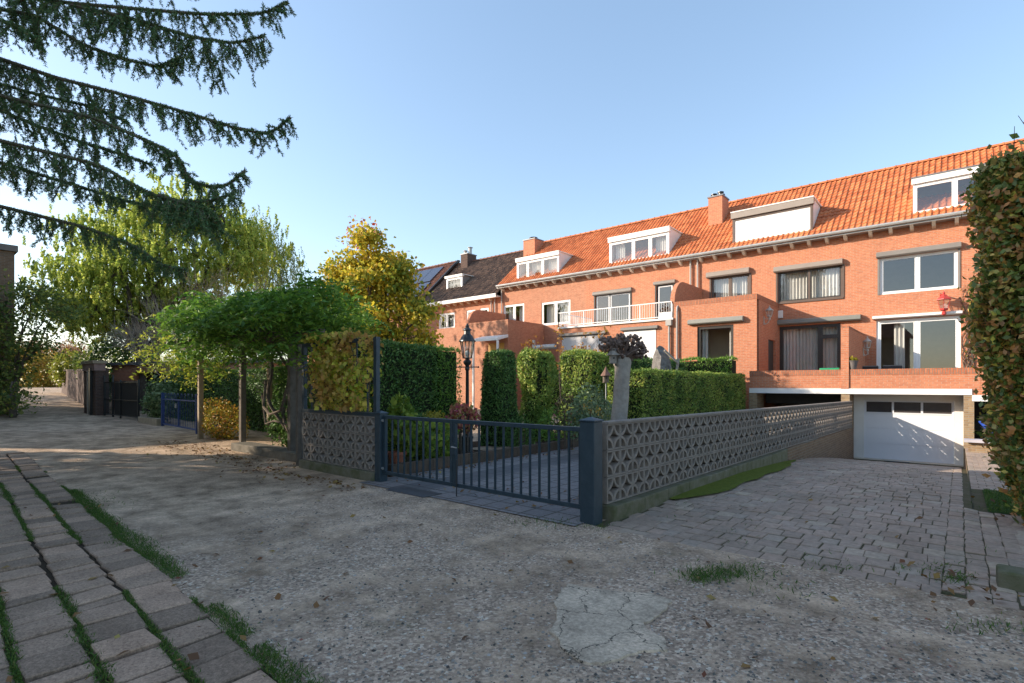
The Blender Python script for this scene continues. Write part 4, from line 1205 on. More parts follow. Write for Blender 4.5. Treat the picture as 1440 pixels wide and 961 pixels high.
def canopy():
    # dome over the pergola: tall in the middle, hanging lower at front edge
    while True:
        x=rng.uniform(-16.4,-7.9); y=4.35+3.85*rng.random()**1.25
        if x>-8.55-(y-5)*.85: continue
        if y<5.6 and x<-16.4+(5.8-y)*1.6: continue
        h=.62+.16*math.sin((x+17)*.75+.5)+.17*math.sin(x*2.3+y*1.7)+.13*math.sin(x*5.1-y*3.3)+abs(rng.normal(0,.12))
        e=min((x+16.8)/1.6,( -7.8-x)/1.5,1); f=min((y-4.0)/1.0,1)
        if e<=0 or f<=0: continue
        top=2.62+h*math.sqrt(max(e,0.05))*math.sqrt(max(f,.05))
        bot=2.3-.2*rng.random()-(.35 if y<5.0 else 0)*rng.random()
        z=top-abs(rng.normal(0,.13)) if rng.random()<.72 else rng.uniform(bot,top)
        return (x,y,z)
P,D,Nn=frond_cloud(2700,canopy,13,.46)
leaf_mesh('foliage',WIST,wt,P,.125,.38,Nn,1.2,D,1.2,.45)
def lefttip():
    x=-17.2+rng.normal(0,.55); y=5.9+rng.normal(0,.6); z=2.45+rng.normal(0,.38)
    return (x,y,z)
P,D,Nn=frond_cloud(420,lefttip,9)
leaf_mesh('yellowing_foliage',WISTY,wt,P,.11,.42,Nn,1.0,D,1.0)
mb=MB()
def twist(x0,y0,x1,y1,z1,r0,k):
    p=[]
    for i in range(14):
        s=i/13; p.append((x0+(x1-x0)*s+.12*math.sin(s*9+k),y0+(y1-y0)*s+.12*math.cos(s*8+k),.1+z1*s))
    mb.tube(p,[r0*(1-.5*i/13) for i in range(14)],7)
for k in range(5): twist(-11.7+.12*k,6.0+.1*k,-12.6+.5*k,5.8+.2*k,2.4,.05,k*1.3)
mb.tube([(-12.2,5.75,1.6),(-12.0,5.6,1.0),(-11.5,5.5,.85),(-11.0,5.5,.95),(-10.6,5.45,1.5),(-10.4,5.45,2.3)],.03,6)
mb.tube([(-12.3,5.7,1.3),(-11.9,5.6,.62),(-11.3,5.5,.72),(-10.7,5.5,.66),(-10.35,5.45,.62)],.022,6)
mb.build('stems',BARK,wt,smooth=True)
def blob(name,label,cat,c,rad,n,mat,size,asp=.55,group=None,stems=4,seed=3,shell=.55,flat=0,parent=None,barkm=BARK,nb=.6):
    """leafy shrub: leaves over lumpy ellipsoid with a few visible stems"""
    r_=np.random.default_rng(seed)
    d=r_.normal(size=(n,3)); d/=np.linalg.norm(d,axis=1)[:,None]
    rr=(shell+(1-shell)*r_.random(n)**.6)
    lum=1+.16*lumps(d*2.2,1.4,3,seed)
    P=np.array(c)+d*np.array(rad)*(rr*lum)[:,None]
    z0=gz(c[0],c[1]) if True else 0
    P[:,2]=np.maximum(P[:,2],z0+.02)
    t=thing(name,label,cat,(c[0],c[1],z0),group)
    leaf_mesh('foliage',mat,t,P,size,asp,d,nb,d*.6+np.array([0,0,.3]),.7)
    mb=MB()
    for k in range(stems):
        a=6.28*k/stems+.4
        mb.tube([(c[0]+.08*math.cos(a),c[1]+.08*math.sin(a),z0-.02),(c[0]+rad[0]*.3*math.cos(a),c[1]+rad[1]*.3*math.sin(a),c[2]),(c[0]+rad[0]*.55*math.cos(a),c[1]+rad[1]*.55*math.sin(a),c[2]+rad[2]*.55)],[.02,.014,.006],5)
    mb.build('stems',barkm,t)
    return t
blob('shrub','dark leafy shrub filling the space between the pergola posts','shrub',(-12.1,6.35,1.05),(.85,.45,1.05),3000,SHRUBD,.09,seed=11)
GOLD=leafmat('golden_shrub_leaf',[(0,(0.130,0.143,0.024)),(.35,(0.312,0.286,0.036)),(.6,(0.468,0.325,0.048)),(.85,(0.468,0.195,0.048)),(1,(0.260,0.221,0.036))],.35)
blob('shrub','golden green shrub catching the sun left of the pergola','shrub',(-15.65,6.15,.5),(1.1,.5,.58),4200,GOLD,.065,seed=12)
blob('shrub','low shrub with dark purple leaves behind the pergola kerb','shrub',(-13.3,7.6,.55),(.8,.5,.6),1700,leafmat('purple_leaf',[(0,(.05,.035,.03)),(.6,(.12,.08,.06)),(1,(.22,.16,.12))],.25),.07,seed=13)

# ------------------------------------------------------------- left: blue gate, hedges, black gate
def hoop_gate():
    x0,y0=-21.4,6.45; x1,y1=-17.55,6.2
    zg=gz(-19.5,6)
    t=thing('garden_gate','bright blue double garden gate with looped bar tops','gate',((x0+x1)/2,(y0+y1)/2,zg))
    def P(s,z,o=0): return (x0+(x1-x0)*s,y0+(y1-y0)*s-o,zg+z)
    for s in (0,1):
        mb=MB(); mb.bar(P(s,0),P(s,1.2),.08,.08); mb.build('post',BLUEG,t)
    for (a,b) in ((.02,.495),(.505,.98)):
        mb=MB(); mb.bar(P(a,.12),P(b,.12),.04,.05); mb.bar(P(a,.98),P(b,.98),.04,.04); mb.bar(P(a,.1),P(a,1.0),.04,.04); mb.bar(P(b,.1),P(b,1.0),.04,.04)
        n=10
        for k in range(1,n):
            s=a+(b-a)*k/n
            mb.tube([P(s,.12),P(s,1.1)],.0075,5)
        for k in range(0,n-1,2):
            s=a+(b-a)*(k+1)/n; s2=a+(b-a)*(k+2)/n
            mb.tube([P(s+(s2-s)*(.5-.5*math.cos(math.pi*q/6)),1.1+.09*math.sin(math.pi*q/6)) for q in range(7)],.009,5)
        l=mb.build('gate_leaf',BLUEG,t)
    mb=MB(); mb.box(P(.46,.8)[0]-.05,P(.46,.8)[0]+.05,P(.46,.8)[1]-.06,P(.46,.8)[1]-.025,zg+.72,zg+.86); mb.build('lock',ZINC,t)
hoop_gate()
hedge('clipped_hedge','dark clipped hedge behind the bright blue garden gate',-25.5,-10.7,7.8,8.5,0,2.05,YEW,CORE,560,.08,.45,lump=.09,faces='EST',seed=21)
HYD=leafmat('pale_hydrangea',[(0,(0.075,0.135,0.045)),(.5,(0.150,0.225,0.090)),(1,(0.300,0.360,0.180))],.25)
blob('shrub','pale leaved shrub on a low kerb left of the blue gate','shrub',(-22.6,6.7,.9),(.75,.5,.75),1500,HYD,.13,.6,seed=14)
t=thing('concrete_kerb','short mossy concrete kerb left of the blue garden gate','kerb',(-22.6,6.4,0))
MB().box(-23.6,-21.55,6.3,6.5,0,.3).build('kerb_stone',CONC,t,bevel=.02)
def black_gate():
    x0,y0=-27.9,6.25;x1,y1=-23.7,6.35; zg=gz(-26,6)
    t=thing('iron_gate','black iron double gate in front of the low brick garage','gate',((x0+x1)/2,6.3,zg))
    def P(s,z,o=0): return (x0+(x1-x0)*s,y0+(y1-y0)*s-o,zg+z)
    mb=MB()
    for s in (0,.27,.5,1): mb.bar(P(s,0),P(s,1.75 if s<.4 else 1.55),.06,.06)
    for z in (.12,.75,1.45): mb.bar(P(0,z),P(1,z),.035,.04)
    mb.build('gate_frame',BLACK,t)
    mb=MB()
    for k in range(36):
        s=(k+.5)/36; mb.tube([P(s,.12),P(s,1.45)],.009,4)
    mb.build('bars',BLACK,t)
    mb=MB(); mb.quad(P(0.29,.12,-.03),P(1,.12,-.03),P(1,1.5,-.03),P(.29,1.5,-.03)); mb.build('backing_sheet',BLACK,t)
black_gate()
def brick_garage():
    A=Vector((-31.8,7.4));B=Vector((-22.2,10.6)); e=(B-A).normalized(); n=Vector((-e.y,e.x))
    zg=gz(-28,8)-.1
    t=thing('brick_garage','low flat roofed brick garage with dark doorway behind the black gate','garage',((A.x+B.x)/2,(A.y+B.y)/2,zg))
    L=(B-A).length
    def P(s,w,z): q=A+e*s+n*w; return (q.x,q.y,zg+z)
    def bx(mb,s0,s1,w0,w1,z0,z1): mb.hexa([P(s0,w0,z0),P(s1,w0,z0),P(s1,w1,z0),P(s0,w1,z0),P(s0,w0,z1),P(s1,w0,z1),P(s1,w1,z1),P(s0,w1,z1)])
    mb=MB(); bx(mb,0,1.5,0,4,0,2.35); bx(mb,4.6,L,0,4,0,2.35); bx(mb,1.5,4.6,0,.3,2.0,2.35); bx(mb,1.5,4.6,3.5,4,0,2.35)
    mb.build('wall',BRP,t)
    mb=MB(); bx(mb,-.1,L+.1,-.15,4.1,2.352,2.48); mb.build('roof',LEAD,t)
    mb=MB(); bx(mb,1.5,4.6,.35,.4,0,2.0); mb.build('door',BLACK,t)  # black sheet painted in for the dark open doorway, no door leaf
brick_garage()
def lane_wall():
    x0,y0=-28.2,6.25;x1,y1=-52,9.0; n=12
    t=thing('garden_wall','dark brick garden wall with tiled coping running down the lane','wall',(x0,y0,gz(x0,y0)))
    mb=MB();cp=MB()
    for k in range(n):
        a=k/n;b=(k+1)/n; xa,ya=x0+(x1-x0)*a,y0+(y1-y0)*a; xb,yb=x0+(x1-x0)*b,y0+(y1-y0)*b
        za,zb_=gz(xa,0),gz(xb,0); ta,tb=2.0+za*.6,2.0+zb_*.6
        mb.hexa([(xb,yb,zb_-.1),(xa,ya,za-.1),(xa,ya+.22,za-.1),(xb,yb+.22,zb_-.1),(xb,yb,tb),(xa,ya,ta),(xa,ya+.22,ta),(xb,yb+.22,tb)])
        cp.hexa([(xb,yb-.04,tb+.003),(xa,ya-.04,ta+.003),(xa,ya+.26,ta+.003),(xb,yb+.26,tb+.003),(xb,yb-.02,tb+.09),(xa,ya-.02,ta+.09),(xa,ya+.24,ta+.09),(xb,yb+.24,tb+.09)])
    mb.build('brickwork',BRD,t); cp.build('coping',BRD,t)
    t=thing('brick_pier','broad brick pier with layered stone top beside the black gate','pier',(-28.3,6.1,.1))
    z=gz(-28.3,6)
    MB().box(-29.9,-28.0,5.95,6.25,z-.1,z+1.9).build('brickwork',BRD,t)
    MB().box(-29.95,-27.95,5.9,6.3,z+1.903,z+2.2).build('stone_band',M('pink_stone',(.3,.2,.17),(.22,.15,.13),6,.9),t)
    MB().box(-30.0,-27.9,5.85,6.35,z+2.203,z+2.33).build('cap',CONC,t)
    MB().box(-28.65,-28.4,5.85,5.945,z,z+2.0).build('timber_post',BLACK,t)
    MB().box(-29.05,-28.98,5.88,5.945,z,z+1.9).build('iron_strap',ZINC,t)
lane_wall()
# left brick house and its ivy
t=thing('brick_building','tall plain dark brick building at the left edge beside the lane','house',(-34,-2,0))
MB().box(-38,-30,-8,3.68,-.2,7.0).build('wall',BRN,t)
MB().box(-38.1,-29.9,-8.1,3.78,7.003,7.25).build('roof_edge',M('roof_edge',(.18,.16,.14),(.12,.11,.1),3,.8),t)
IVY=leafmat('ivy_leaf',[(0,(0.042,0.083,0.023)),(.5,(0.083,0.135,0.031)),(.85,(0.146,0.187,0.038)),(1,(0.291,0.270,0.058))],.25,zone=[(0,(0.125,0.166,0.029)),(1,(0.291,0.291,0.058))])
n=5200
P=np.stack([-29.5+rng.normal(0,.35,n),rng.uniform(-2,3.7,n),.3+5.0*rng.random(n)**1.1],1)
P[:,0]+=.25*lumps(P,.9,3,31); 
t=thing('ivy','dense dark ivy covering the left brick building','ivy',(-29.6,1,0))
leaf_mesh('foliage',IVY,t,P,.17,.8,(1,0,.2),.6,(0,0,-1),.7)
MB().tube([(-29.8,2.6,0),(-29.75,2.5,2),(-29.8,2.2,4)],[.06,.05,.03],6).build('stem',BARK,t)

# ------------------------------------------------------------------- trees
def limb(mb,a,b,r0,r1,sag=0,n=5,wob=.08,s=7):
    a=np.array(a,float);b=np.array(b,float);L=np.linalg.norm(b-a); pts=[]
    for i in range(s):
        q=i/(s-1); p=a+(b-a)*q+np.array([0,0,sag*L*math.sin(math.pi*q)])
        if 0<i<s-1: p=p+rng.normal(size=3)*wob*L*.25
        pts.append(tuple(p))
    mb.tube(pts,[r0+(r1-r0)*i/(s-1) for i in range(s)],n)
    return pts
def clump_tree(name,label,base,th,tr,clumps,leafm,size,per,sig=.35,asp=.5,bark=BARK,group=None,hang=0,dirs=None,cat='tree',seed=1,sub=9,gap=.0,multi=1,twigm=None):
    """clumps: list of (x,y,z,rx,ry,rz) crown masses (world); every mass gets sub-clumps of leaves and limbs reaching them"""
    r_=np.random.default_rng(seed)
    t=thing(name,label,cat,base,group)
    mb=MB(); P=[];Q=[]
    b=np.array(base,float)
    tops=[]
    for m in range(multi):
        off=np.array([jit(.25),jit(.25),0])*(multi>1)
        tp=b+np.array([jit(.2),jit(.2),th])+off*3
        limb(mb,b+off,tp,tr/(multi**.5),tr*.6/(multi**.5),0,8,.05); tops.append(tp)
    for ci,(x,y,z,rx,ry,rz) in enumerate(clumps):
        c=np.array([x,y,z]); tp=tops[ci%len(tops)]
        limb(mb,tp-np.array([0,0,.1]),c,tr*.42,tr*.14,.05,6,.12)
        for k in range(sub):
            d=r_.normal(size=3); d/=np.linalg.norm(d); q=c+d*np.array([rx,ry,rz])*(.45+.5*r_.random())
            limb(mb,c,q,tr*.12,tr*.03,.05,4,.15,5)
            n=int(per*(.6+.8*r_.random()))
            if hang:
                ns=max(4,n//22)
                for s_ in range(ns):
                    o=q+r_.normal(size=3)*np.array([sig*1.6,sig*1.6,sig*.7]); L=hang*(.5+r_.random())
                    mm=22; zz=np.linspace(0,1,mm)
                    sway=r_.normal(size=2)*.16
                    pts=np.stack([o[0]+sway[0]*zz*L+r_.normal(0,.03,mm),o[1]+sway[1]*zz*L+r_.normal(0,.03,mm),o[2]-zz*L],1)
                    P.append(pts);Q.append(np.tile(d,(mm,1)))
            else:
                pts=q+r_.normal(size=(n,3))*sig*np.array([1,1,.75])
                P.append(pts);Q.append(np.tile(d,(n,1)))
    mb.build('trunk',bark,t,smooth=True)
    P=np.concatenate(P);Q=np.concatenate(Q)
    leaf_mesh('crown',leafm,t,P,size,asp,Q+np.array([0,0,.3]),.5,np.tile((0,0,-1),(len(P),1)) if hang else dirs,.8 if hang else 0)
    return t
def mass(c,r,n,rr,seed,flat=.8):
    r_=np.random.default_rng(seed); o=[]
    for k in range(n):
        d=r_.normal(size=3); d/=np.linalg.norm(d); d[2]=abs(d[2])*.9-.25 if r_.random()<.7 else d[2]
        s=.35+.6*r_.random()
        o.append((c[0]+d[0]*r[0]*s,c[1]+d[1]*r[1]*s,c[2]+d[2]*r[2]*s,rr,rr,rr*flat))
    return o
WILL=leafmat('willow_leaf',[(0,(0.207,0.304,0.058)),(.4,(0.374,0.468,0.087)),(.75,(0.560,0.608,0.117)),(1,(0.720,0.720,0.176))],.5)
BIRCH=leafmat('birch_leaf',[(0,(0.134,0.187,0.062)),(.5,(0.211,0.270,0.094)),(1,(0.326,0.374,0.125))],.4)
def place(u,d): x,y=UD(u,d); return x,y
x,y=place(212,29)
clump_tree('willow','big yellow green willow rising behind the low brick garage',(x,y,gz(x,y)),3.0,.55,
   [(*place(120,29),7.8,1.6,1.6,1.3),(*place(150,29),9.4,1.6,1.6,1.2),(*place(200,29),10.6,1.7,1.6,1.1),(*place(255,29),11.2,1.8,1.6,1.1),(*place(310,29),10.6,1.6,1.6,1.2),(*place(345,30),9.0,1.5,1.6,1.4),(*place(100,29),6.2,1.3,1.5,1.2),(*place(170,28),7.4,1.6,1.5,1.3),(*place(235,28),8.6,1.7,1.5,1.3),(*place(300,29),7.9,1.5,1.5,1.2),(*place(140,28),5.2,1.4,1.4,1.0),(*place(200,30),5.9,1.5,1.5,1.1),(*place(265,30),6.4,1.5,1.5,1.1)],
   WILL,.17,520,.55,.45,BARK,hang=.38,seed=5,sub=16,multi=4)
x,y=place(372,40)
clump_tree('weeping_birch','grey green weeping birch right of the yellow willow',(x,y,gz(x,y)),4.5,.22,
   [(*place(360,40),13.03,1.42,1.42,1.18),(*place(385,40),11.74,1.18,1.42,1.30),(*place(345,40),11.03,1.30,1.42,1.30),(*place(395,40),9.38,1.06,1.18,1.42),(*place(365,40),8.91,1.42,1.42,1.42),(*place(425,40),8.32,0.83,0.94,1.06),(*place(410,40),6.79,1.06,1.06,1.06)],
   BIRCH,.2,260,.42,.4,BARKG,hang=1.9,seed=8,sub=10)
# bare pale bushes between
t=thing('bare_bush','tall bush of pale bare twigs in front of the willow','bush',(*place(285,24),gz(*place(285,24))))
mb=MB()
def twigs(mb,p,d,L,r,lev):
    p=np.array(p);d=np.array(d)/np.linalg.norm(d); q=p+d*L
    m_=p+d*L*.5+rng.normal(size=3)*L*.05
    mb.tube([tuple(p),tuple(m_),tuple(q)],[r,r*.8,r*.55],3,False)
    if lev>0:
        for k in range(4 if lev>1 else 5):
            nd=d+rng.normal(size=3)*.42; nd[2]+=.12
            twigs(mb,p+(q-p)*(.45+.55*rng.random()),nd,L*(.62+.2*rng.random()),r*.55,lev-1)
for (u,d,L) in ((262,24,2.6),(285,24,2.9),(305,25,2.6),(330,25,2.4),(375,25,2.3),(245,24,1.6)):
    x,y=place(u,d)
    for k in range(3):
        twigs(mb,(x+jit(.2),y+jit(.2),gz(x,y)+.3),(jit(.35),jit(.35),1),L,.035,3)
mb.build('twigs',BARKP,t)
P=np.stack([np.array([*place(u,24),0]) for u in rng.uniform(245,340,700)])+np.stack([rng.normal(0,.3,700),rng.normal(0,.5,700),rng.uniform(2.5,6.5,700)],1)
leaf_mesh('sparse_leaves',leafmat('thin_leaf',[(0,(.2,.17,.06)),(1,(.3,.24,.1))],.4),t,P,.11,.5)
# pollarded trunk with twig fan above low garage
t=thing('pollard_tree','pollarded tree with a fan of bare twigs above the garage roof','tree',(*place(207,26),gz(*place(207,26))))
mb=MB(); x,y=place(207,26); z=gz(x,y)
mb.tube([(x,y,z),(x+.05,y,z+1.5),(x,y,z+2.7)],[.38,.34,.42],9)
mb.build('trunk',BARK,t,smooth=True)
mb=MB()
for k in range(26):
    a=rng.uniform(0,6.28); twigs(mb,(x+.3*math.cos(a),y+.3*math.sin(a),z+2.5),(math.cos(a)*.8,math.sin(a)*.8,.9),1.1,.03,2)
mb.build('crown',BARKP,t)
# yellow sweetgum
SWEET=leafmat('sweetgum_leaf',[(0,(0.169,0.227,0.032)),(.2,(0.378,0.378,0.049)),(.4,(0.720,0.567,0.049)),(.65,(0.720,0.605,0.056)),(.85,(0.720,0.416,0.049)),(1,(0.473,0.416,0.049))],.4,zone=[(0,(0.151,0.227,0.032)),(.5,(0.302,0.340,0.049)),(1,(0.720,0.567,0.065))],zscale=.7)
SWRED=leafmat('sweetgum_red',[(0,(.4,.06,.04)),(.6,(.5,.16,.05)),(1,(.45,.3,.05))],.4)
x,y=place(528,21)
cl=[]
for (u,z,rr) in ((515,7.0,.5),(500,6.3,.7),(478,6.0,.5),(550,6.3,.5),(568,5.8,.5),(465,4.7,.6),(535,6.4,.7),(480,5.7,.7),(520,5.6,.9),(550,5.7,.7),(462,5.1,.6),(500,4.9,.9),(540,4.9,.9),(572,4.9,.7),(480,4.2,.8),(520,4.2,.9),(560,4.1,.9),(590,4.2,.6),(500,3.4,.9),(545,3.3,.9),(580,3.3,.8),(462,4.3,.5),(590,2.7,.6),(555,2.5,.8),(515,2.6,.8)):
    cl.append((*place(u,21+jit(.8)),z,rr,rr,rr*.8))
sg=clump_tree('sweetgum_tree','yellow and orange autumn tree in front of the solar panel house',(x,y,0),2.2,.17,cl,SWEET,.15,95,.25,.8,BARK,seed=4,sub=8)
P=np.array([*place(513,21),7.35])+rng.normal(size=(260,3))*[.32,.32,.25]
leaf_mesh('red_leaves',SWRED,sg,P,.15,.8)
# lane end: autumn hedge and trees, left overhanging tree
AUT=leafmat('autumn_hedge',[(0,(0.156,0.143,0.026)),(.4,(0.312,0.260,0.039)),(.7,(0.442,0.325,0.052)),(1,(0.390,0.182,0.039))],.4)
AUTB=leafmat('copper_leaf',[(0,(.2,.1,.05)),(.5,(.3,.15,.07)),(1,(.38,.22,.1))],.35)
for i,(u,d,h,w,m_,lb) in enumerate(((40,58,4.4,2.6,AUT,'yellow green autumn bush at the end of lane beside the copper tree'),(75,60,4.2,2.4,AUT,'rounder golden bush at the end of lane by the garden wall'),(12,56,5.0,2.6,AUT,'tall yellow bush at the end of lane nearest the ivy'))):
    x,y=place(u,d); blob('bush',lb,'bush',(x,y,gz(x,y)+h*.42),(w*1.3,w,h*.55),2600,m_,.28,.6,'bushes closing the end of the lane',seed=40+i)
x,y=place(68,66)
clump_tree('copper_tree','copper brown autumn tree beyond the end of lane',(x,y,gz(x,y)),2.5,.25,mass((x,y,5.2),(3.2,3.2,2.6),9,1.1,3),AUTB,.26,70,.6,.6,seed=6,sub=6)
LT=leafmat('lane_tree_leaf',[(0,(0.066,0.111,0.030)),(.5,(0.133,0.189,0.041)),(.85,(0.221,0.265,0.061)),(1,(0.486,0.420,0.082))],.4)
x,y=place(18,21)
clump_tree('lane_tree','small loose leaved tree leaning over the lane from the left',(x,y,gz(x,y)),1.6,.12,
   [(*place(35,21),4.6,.9,.9,.7),(*place(70,21),4.4,.8,.9,.6),(*place(55,21),5.2,.8,.8,.6),(*place(30,21),3.4,.8,.9,.7),(*place(20,21),2.3,.7,.8,.7),(*place(50,21),3.0,.7,.8,.5),(*place(90,22),4.7,.6,.7,.5),(*place(15,20),1.1,.6,.6,.6)],
   LT,.13,60,.28,.6,seed=9,sub=8)
x,y=place(150,33)
GRN=leafmat('fresh_leaf',[(0,(0.070,0.126,0.028)),(.5,(0.126,0.196,0.042)),(1,(0.280,0.308,0.056))],.4)
blob('bush','green bush rising behind the lane garden wall','bush',(x,y,2.3),(2.6,1.6,2.0),3800,GRN,.18,.6,seed=51,stems=5)
x,y=place(95,38)
blob('bush','yellow green bush hanging over the garden wall by the pier','bush',(x,y,2.6),(1.2,1.0,1.3),1500,leafmat('lime_leaf',[(0,(.15,.2,.03)),(1,(.32,.32,.05))],.45),.2,.6,seed=52)
x,y=place(165,27)
blob('bush','dark bushy evergreen beside the pollarded tree','bush',(x,y,2.4),(1.3,1.0,1.7),2400,SHRUBD,.14,.6,seed=53)
# faint far trees along the horizon behind the row
x,y=place(110,75)
clump_tree('far_tree','pale leafless tree in the distance over the garden wall',(x,y,1),2.5,.25,mass((x,y,6),(4,4,3),8,1.2,13),leafmat('pink_grey_leaf',[(0,(.22,.15,.12)),(1,(.34,.24,.2))],.3),.22,40,.6,.5,seed=16,sub=6)

# ------------------------------------------------------------------- garden
strip('garden_soil',SOIL,-9.6,-7.12,5.25,21.5,lambda y:.03)
GPAVE=None
def gpavemat():
    m,nt,N,L=newmat('garden_paver'); b=bsdf(nt,.85,0,.25)
    t=N.new('ShaderNodeTexBrick'); L.new(pos(nt),t.inputs['Vector']); t.inputs['Scale'].default_value=1
    t.inputs['Brick Width'].default_value=.3; t.inputs['Row Height'].default_value=.3; t.inputs['Mortar Size'].default_value=.012; t.offset=.0
    t.inputs['Color1'].default_value=(.24,.22,.215,1);t.inputs['Color2'].default_value=(.19,.18,.18,1);t.inputs['Mortar'].default_value=(.09,.085,.07,1)
    n=noise(nt,30,5,.7)
    c=mixc(nt,.7,t.outputs['Color'],ramp(nt,n.outputs['Fac'],[(.3,(.65,.65,.65)),(.7,(1.25,1.25,1.25))]),'MULTIPLY')
    sp=N.new('ShaderNodeSeparateXYZ'); L.new(pos(nt),sp.inputs[0])
    a=math_(nt,'MULTIPLY',math_(nt,'GREATER_THAN',sp.outputs[0],-6.3),math_(nt,'LESS_THAN',sp.outputs[0],-5.75))
    c=mixc(nt,math_(nt,'MULTIPLY',a,.6),c,(.085,.085,.09))
    L.new(c,b.inputs['Base Color']); bump(nt,b,math_(nt,'SUBTRACT',1.0,t.outputs['Fac']),.5,.006); out(nt,b.outputs[0]); return m
strip('garden_path',gpavemat(),-7.0,-3.1,4.72,22,lambda y:.012)
t=thing('drain_cover','dark square drain cover set flush in front of the gate','drain cover',(-5.9,4.75,0))
MB().box(-6.2,-5.4,4.62,4.95,-.03,.02).build('plate',M('dark_slate',(.06,.06,.065),(.08,.08,.085),20,.6),t)
t=thing('bed_edging','row of brown upright edging palisades along the flower bed','edging',(-7.05,5.4,0))
mb=MB()
for k in range(150):
    y=5.35+k*.11; mb.box(-7.12,-7.02+jit(.006),y+.003,y+.107,-.05,.20+jit(.008))
mb.build('palisade',M('edging_brown',(.15,.105,.075),(.09,.07,.05),7,.9,0,.2,.4,60,.006),t)
# hedges along the flower bed
hedge('clipped_hedge','tall dark yew hedge running back behind the vine trellis',-10.3,-9.2,6.6,8.35,0,2.42,YEW,CORE,1100,.07,.38,lump=.05,faces='EST',seed=61)
hedge('clipped_hedge','brighter green clipped hedge adjoining the dark yew hedge',-10.35,-9.22,8.4,9.15,0,2.4,YEWB,CORE,1100,.06,.4,lump=.05,faces='EST',seed=62)
hedge('topiary','dense dark green tapered topiary column behind the lamp post','topiary' and -8.98,-8.12,9.28,10.14,0,2.32,YEW,CORE,1500,.06,.4,taper=.32,faces='WESNT',roundc=.35,lump=.03,seed=63,cat='topiary')
hedge('topiary','bright sunlit clipped conifer right of the dark tapered topiary',-9.06,-8.22,10.88,11.72,0,2.45,THUJA,CORE,1100,.085,.4,taper=.10,roundc=.35,lump=.16,depth=.1,seed=64,cat='topiary')
hedge('clipped_hedge','sunlit clipped conifer hedge between the bright topiary and the birdhouse tree',-9.4,-8.1,13.3,15.8,0,2.5,THUJA,CORE,850,.085,.4,roundc=.3,lump=.1,seed=65,faces='ESNT')
hedge('clipped_hedge','dark far clipped hedge behind the birdhouse tree near the house',-9.4,-8.2,15.9,20.5,0,2.42,YEW,CORE,620,.08,.4,roundc=.2,lump=.07,seed=66,faces='EST')
hedge('clipped_hedge','low long hedge in front of the extension under the white screen',-15.5,-6.6,20.9,21.8,0,2.55,YEWB,CORE,420,.09,.4,seed=68,faces='ST')
hedge('clipped_hedge','long flat topped hedge between garden and driveway with a sunlit end',-7.55,-6.38,13.0,21.9,0,1.93,THUJA,CORE,950,.07,.4,roundc=.15,lump=.05,seed=67)
# orange leaved straggly bush behind topiary
t=thing('straggly_bush','straggly bush with orange leaves in front of the balcony house','bush',(RX(790,20),20.3,0))
mb=MB(); P=[]
for k in range(26):
    x=RX(rng.uniform(745,855),20.3); y=20.3+jit(.4); h=rng.uniform(2.7,4.0)
    p=[(x+jit(.1)+i*jit(.08),y+jit(.08),h*i/5) for i in range(6)]
    mb.tube(p,[.02-.003*i for i in range(6)],4)
    for i in range(3,6):
        for q in range(15 if random.random()<.7 else 4): P.append((p[i][0]+jit(.22),p[i][1]+jit(.2),p[i][2]+jit(.2)))
mb.build('stems',BARK,t)
ORL=leafmat('orange_leaf',[(0,(.25,.1,.03)),(.5,(.42,.2,.04)),(1,(.5,.32,.05))],.4)
leaf_mesh('foliage',ORL,t,np.array(P),.13,.7)
# lamp post
def lamp_post(x,y):
    t=thing('lamp_post','slim black heritage style lamp post with glazed lantern behind the gate','lamp post',(x,y,0))
    MB().lathe(x,y,[(.15,.0),(.15,.05),(.12,.06),(.12,.32),(.135,.33),(.135,.37),(.09,.4),(.075,.48),(.055,.5),(.05,.9),(.058,.92),(.058,.96),(.04,.98),(.034,1.8),(.05,1.82),(.05,1.86),(.035,1.88),(.05,1.92),(.085,1.96),(.09,2.0),(.05,2.04),(.04,2.07)],16).build('post',BLACK,t,smooth=True)
    MB().tube([(x-.24*CA,y-.24*SA,1.88),(x+.24*CA,y+.24*SA,1.88)],.012,8).ball((x-.24*CA,y-.24*SA,1.88),.022).ball((x+.24*CA,y+.24*SA,1.88),.022).build('ladder_bar',BLACK,t,smooth=True)
    z=2.07
    g=MB()
    for k in range(6):
        a=2*math.pi*(k+.5)/6
        g.bar((x+.095*math.cos(a),y+.095*math.sin(a),z),(x+.155*math.cos(a),y+.155*math.sin(a),z+.36),.016,.016)
    g.lathe(x,y,[(.03,z-.01),(.09,z-.005),(.09,z+.012)],6)
    g.build('lantern_frame',BLACK,t)
    MB().lathe(x,y,[(.088,z+.014),(.147,z+.358)],6).build('pane',GLASS,t)
    MB().lathe(x,y,[(.02,z+.014),(.03,z+.05),(.055,z+.09),(.055,z+.13),(.02,z+.17)],10).build('bulb',M('bulb_glass',(.7,.7,.68),(.65,.65,.62),3,.2),t,smooth=True)
    MB().lathe(x,y,[(.19,z+.362),(.185,z+.385),(.165,z+.395),(.12,z+.48),(.08,z+.52),(.07,z+.6),(.1,z+.605),(.09,z+.63),(.04,z+.67),(.045,z+.70),(.008,z+.76)],12).build('lantern_cap',BLACK,t)
lamp_post(-8.2,8.26)
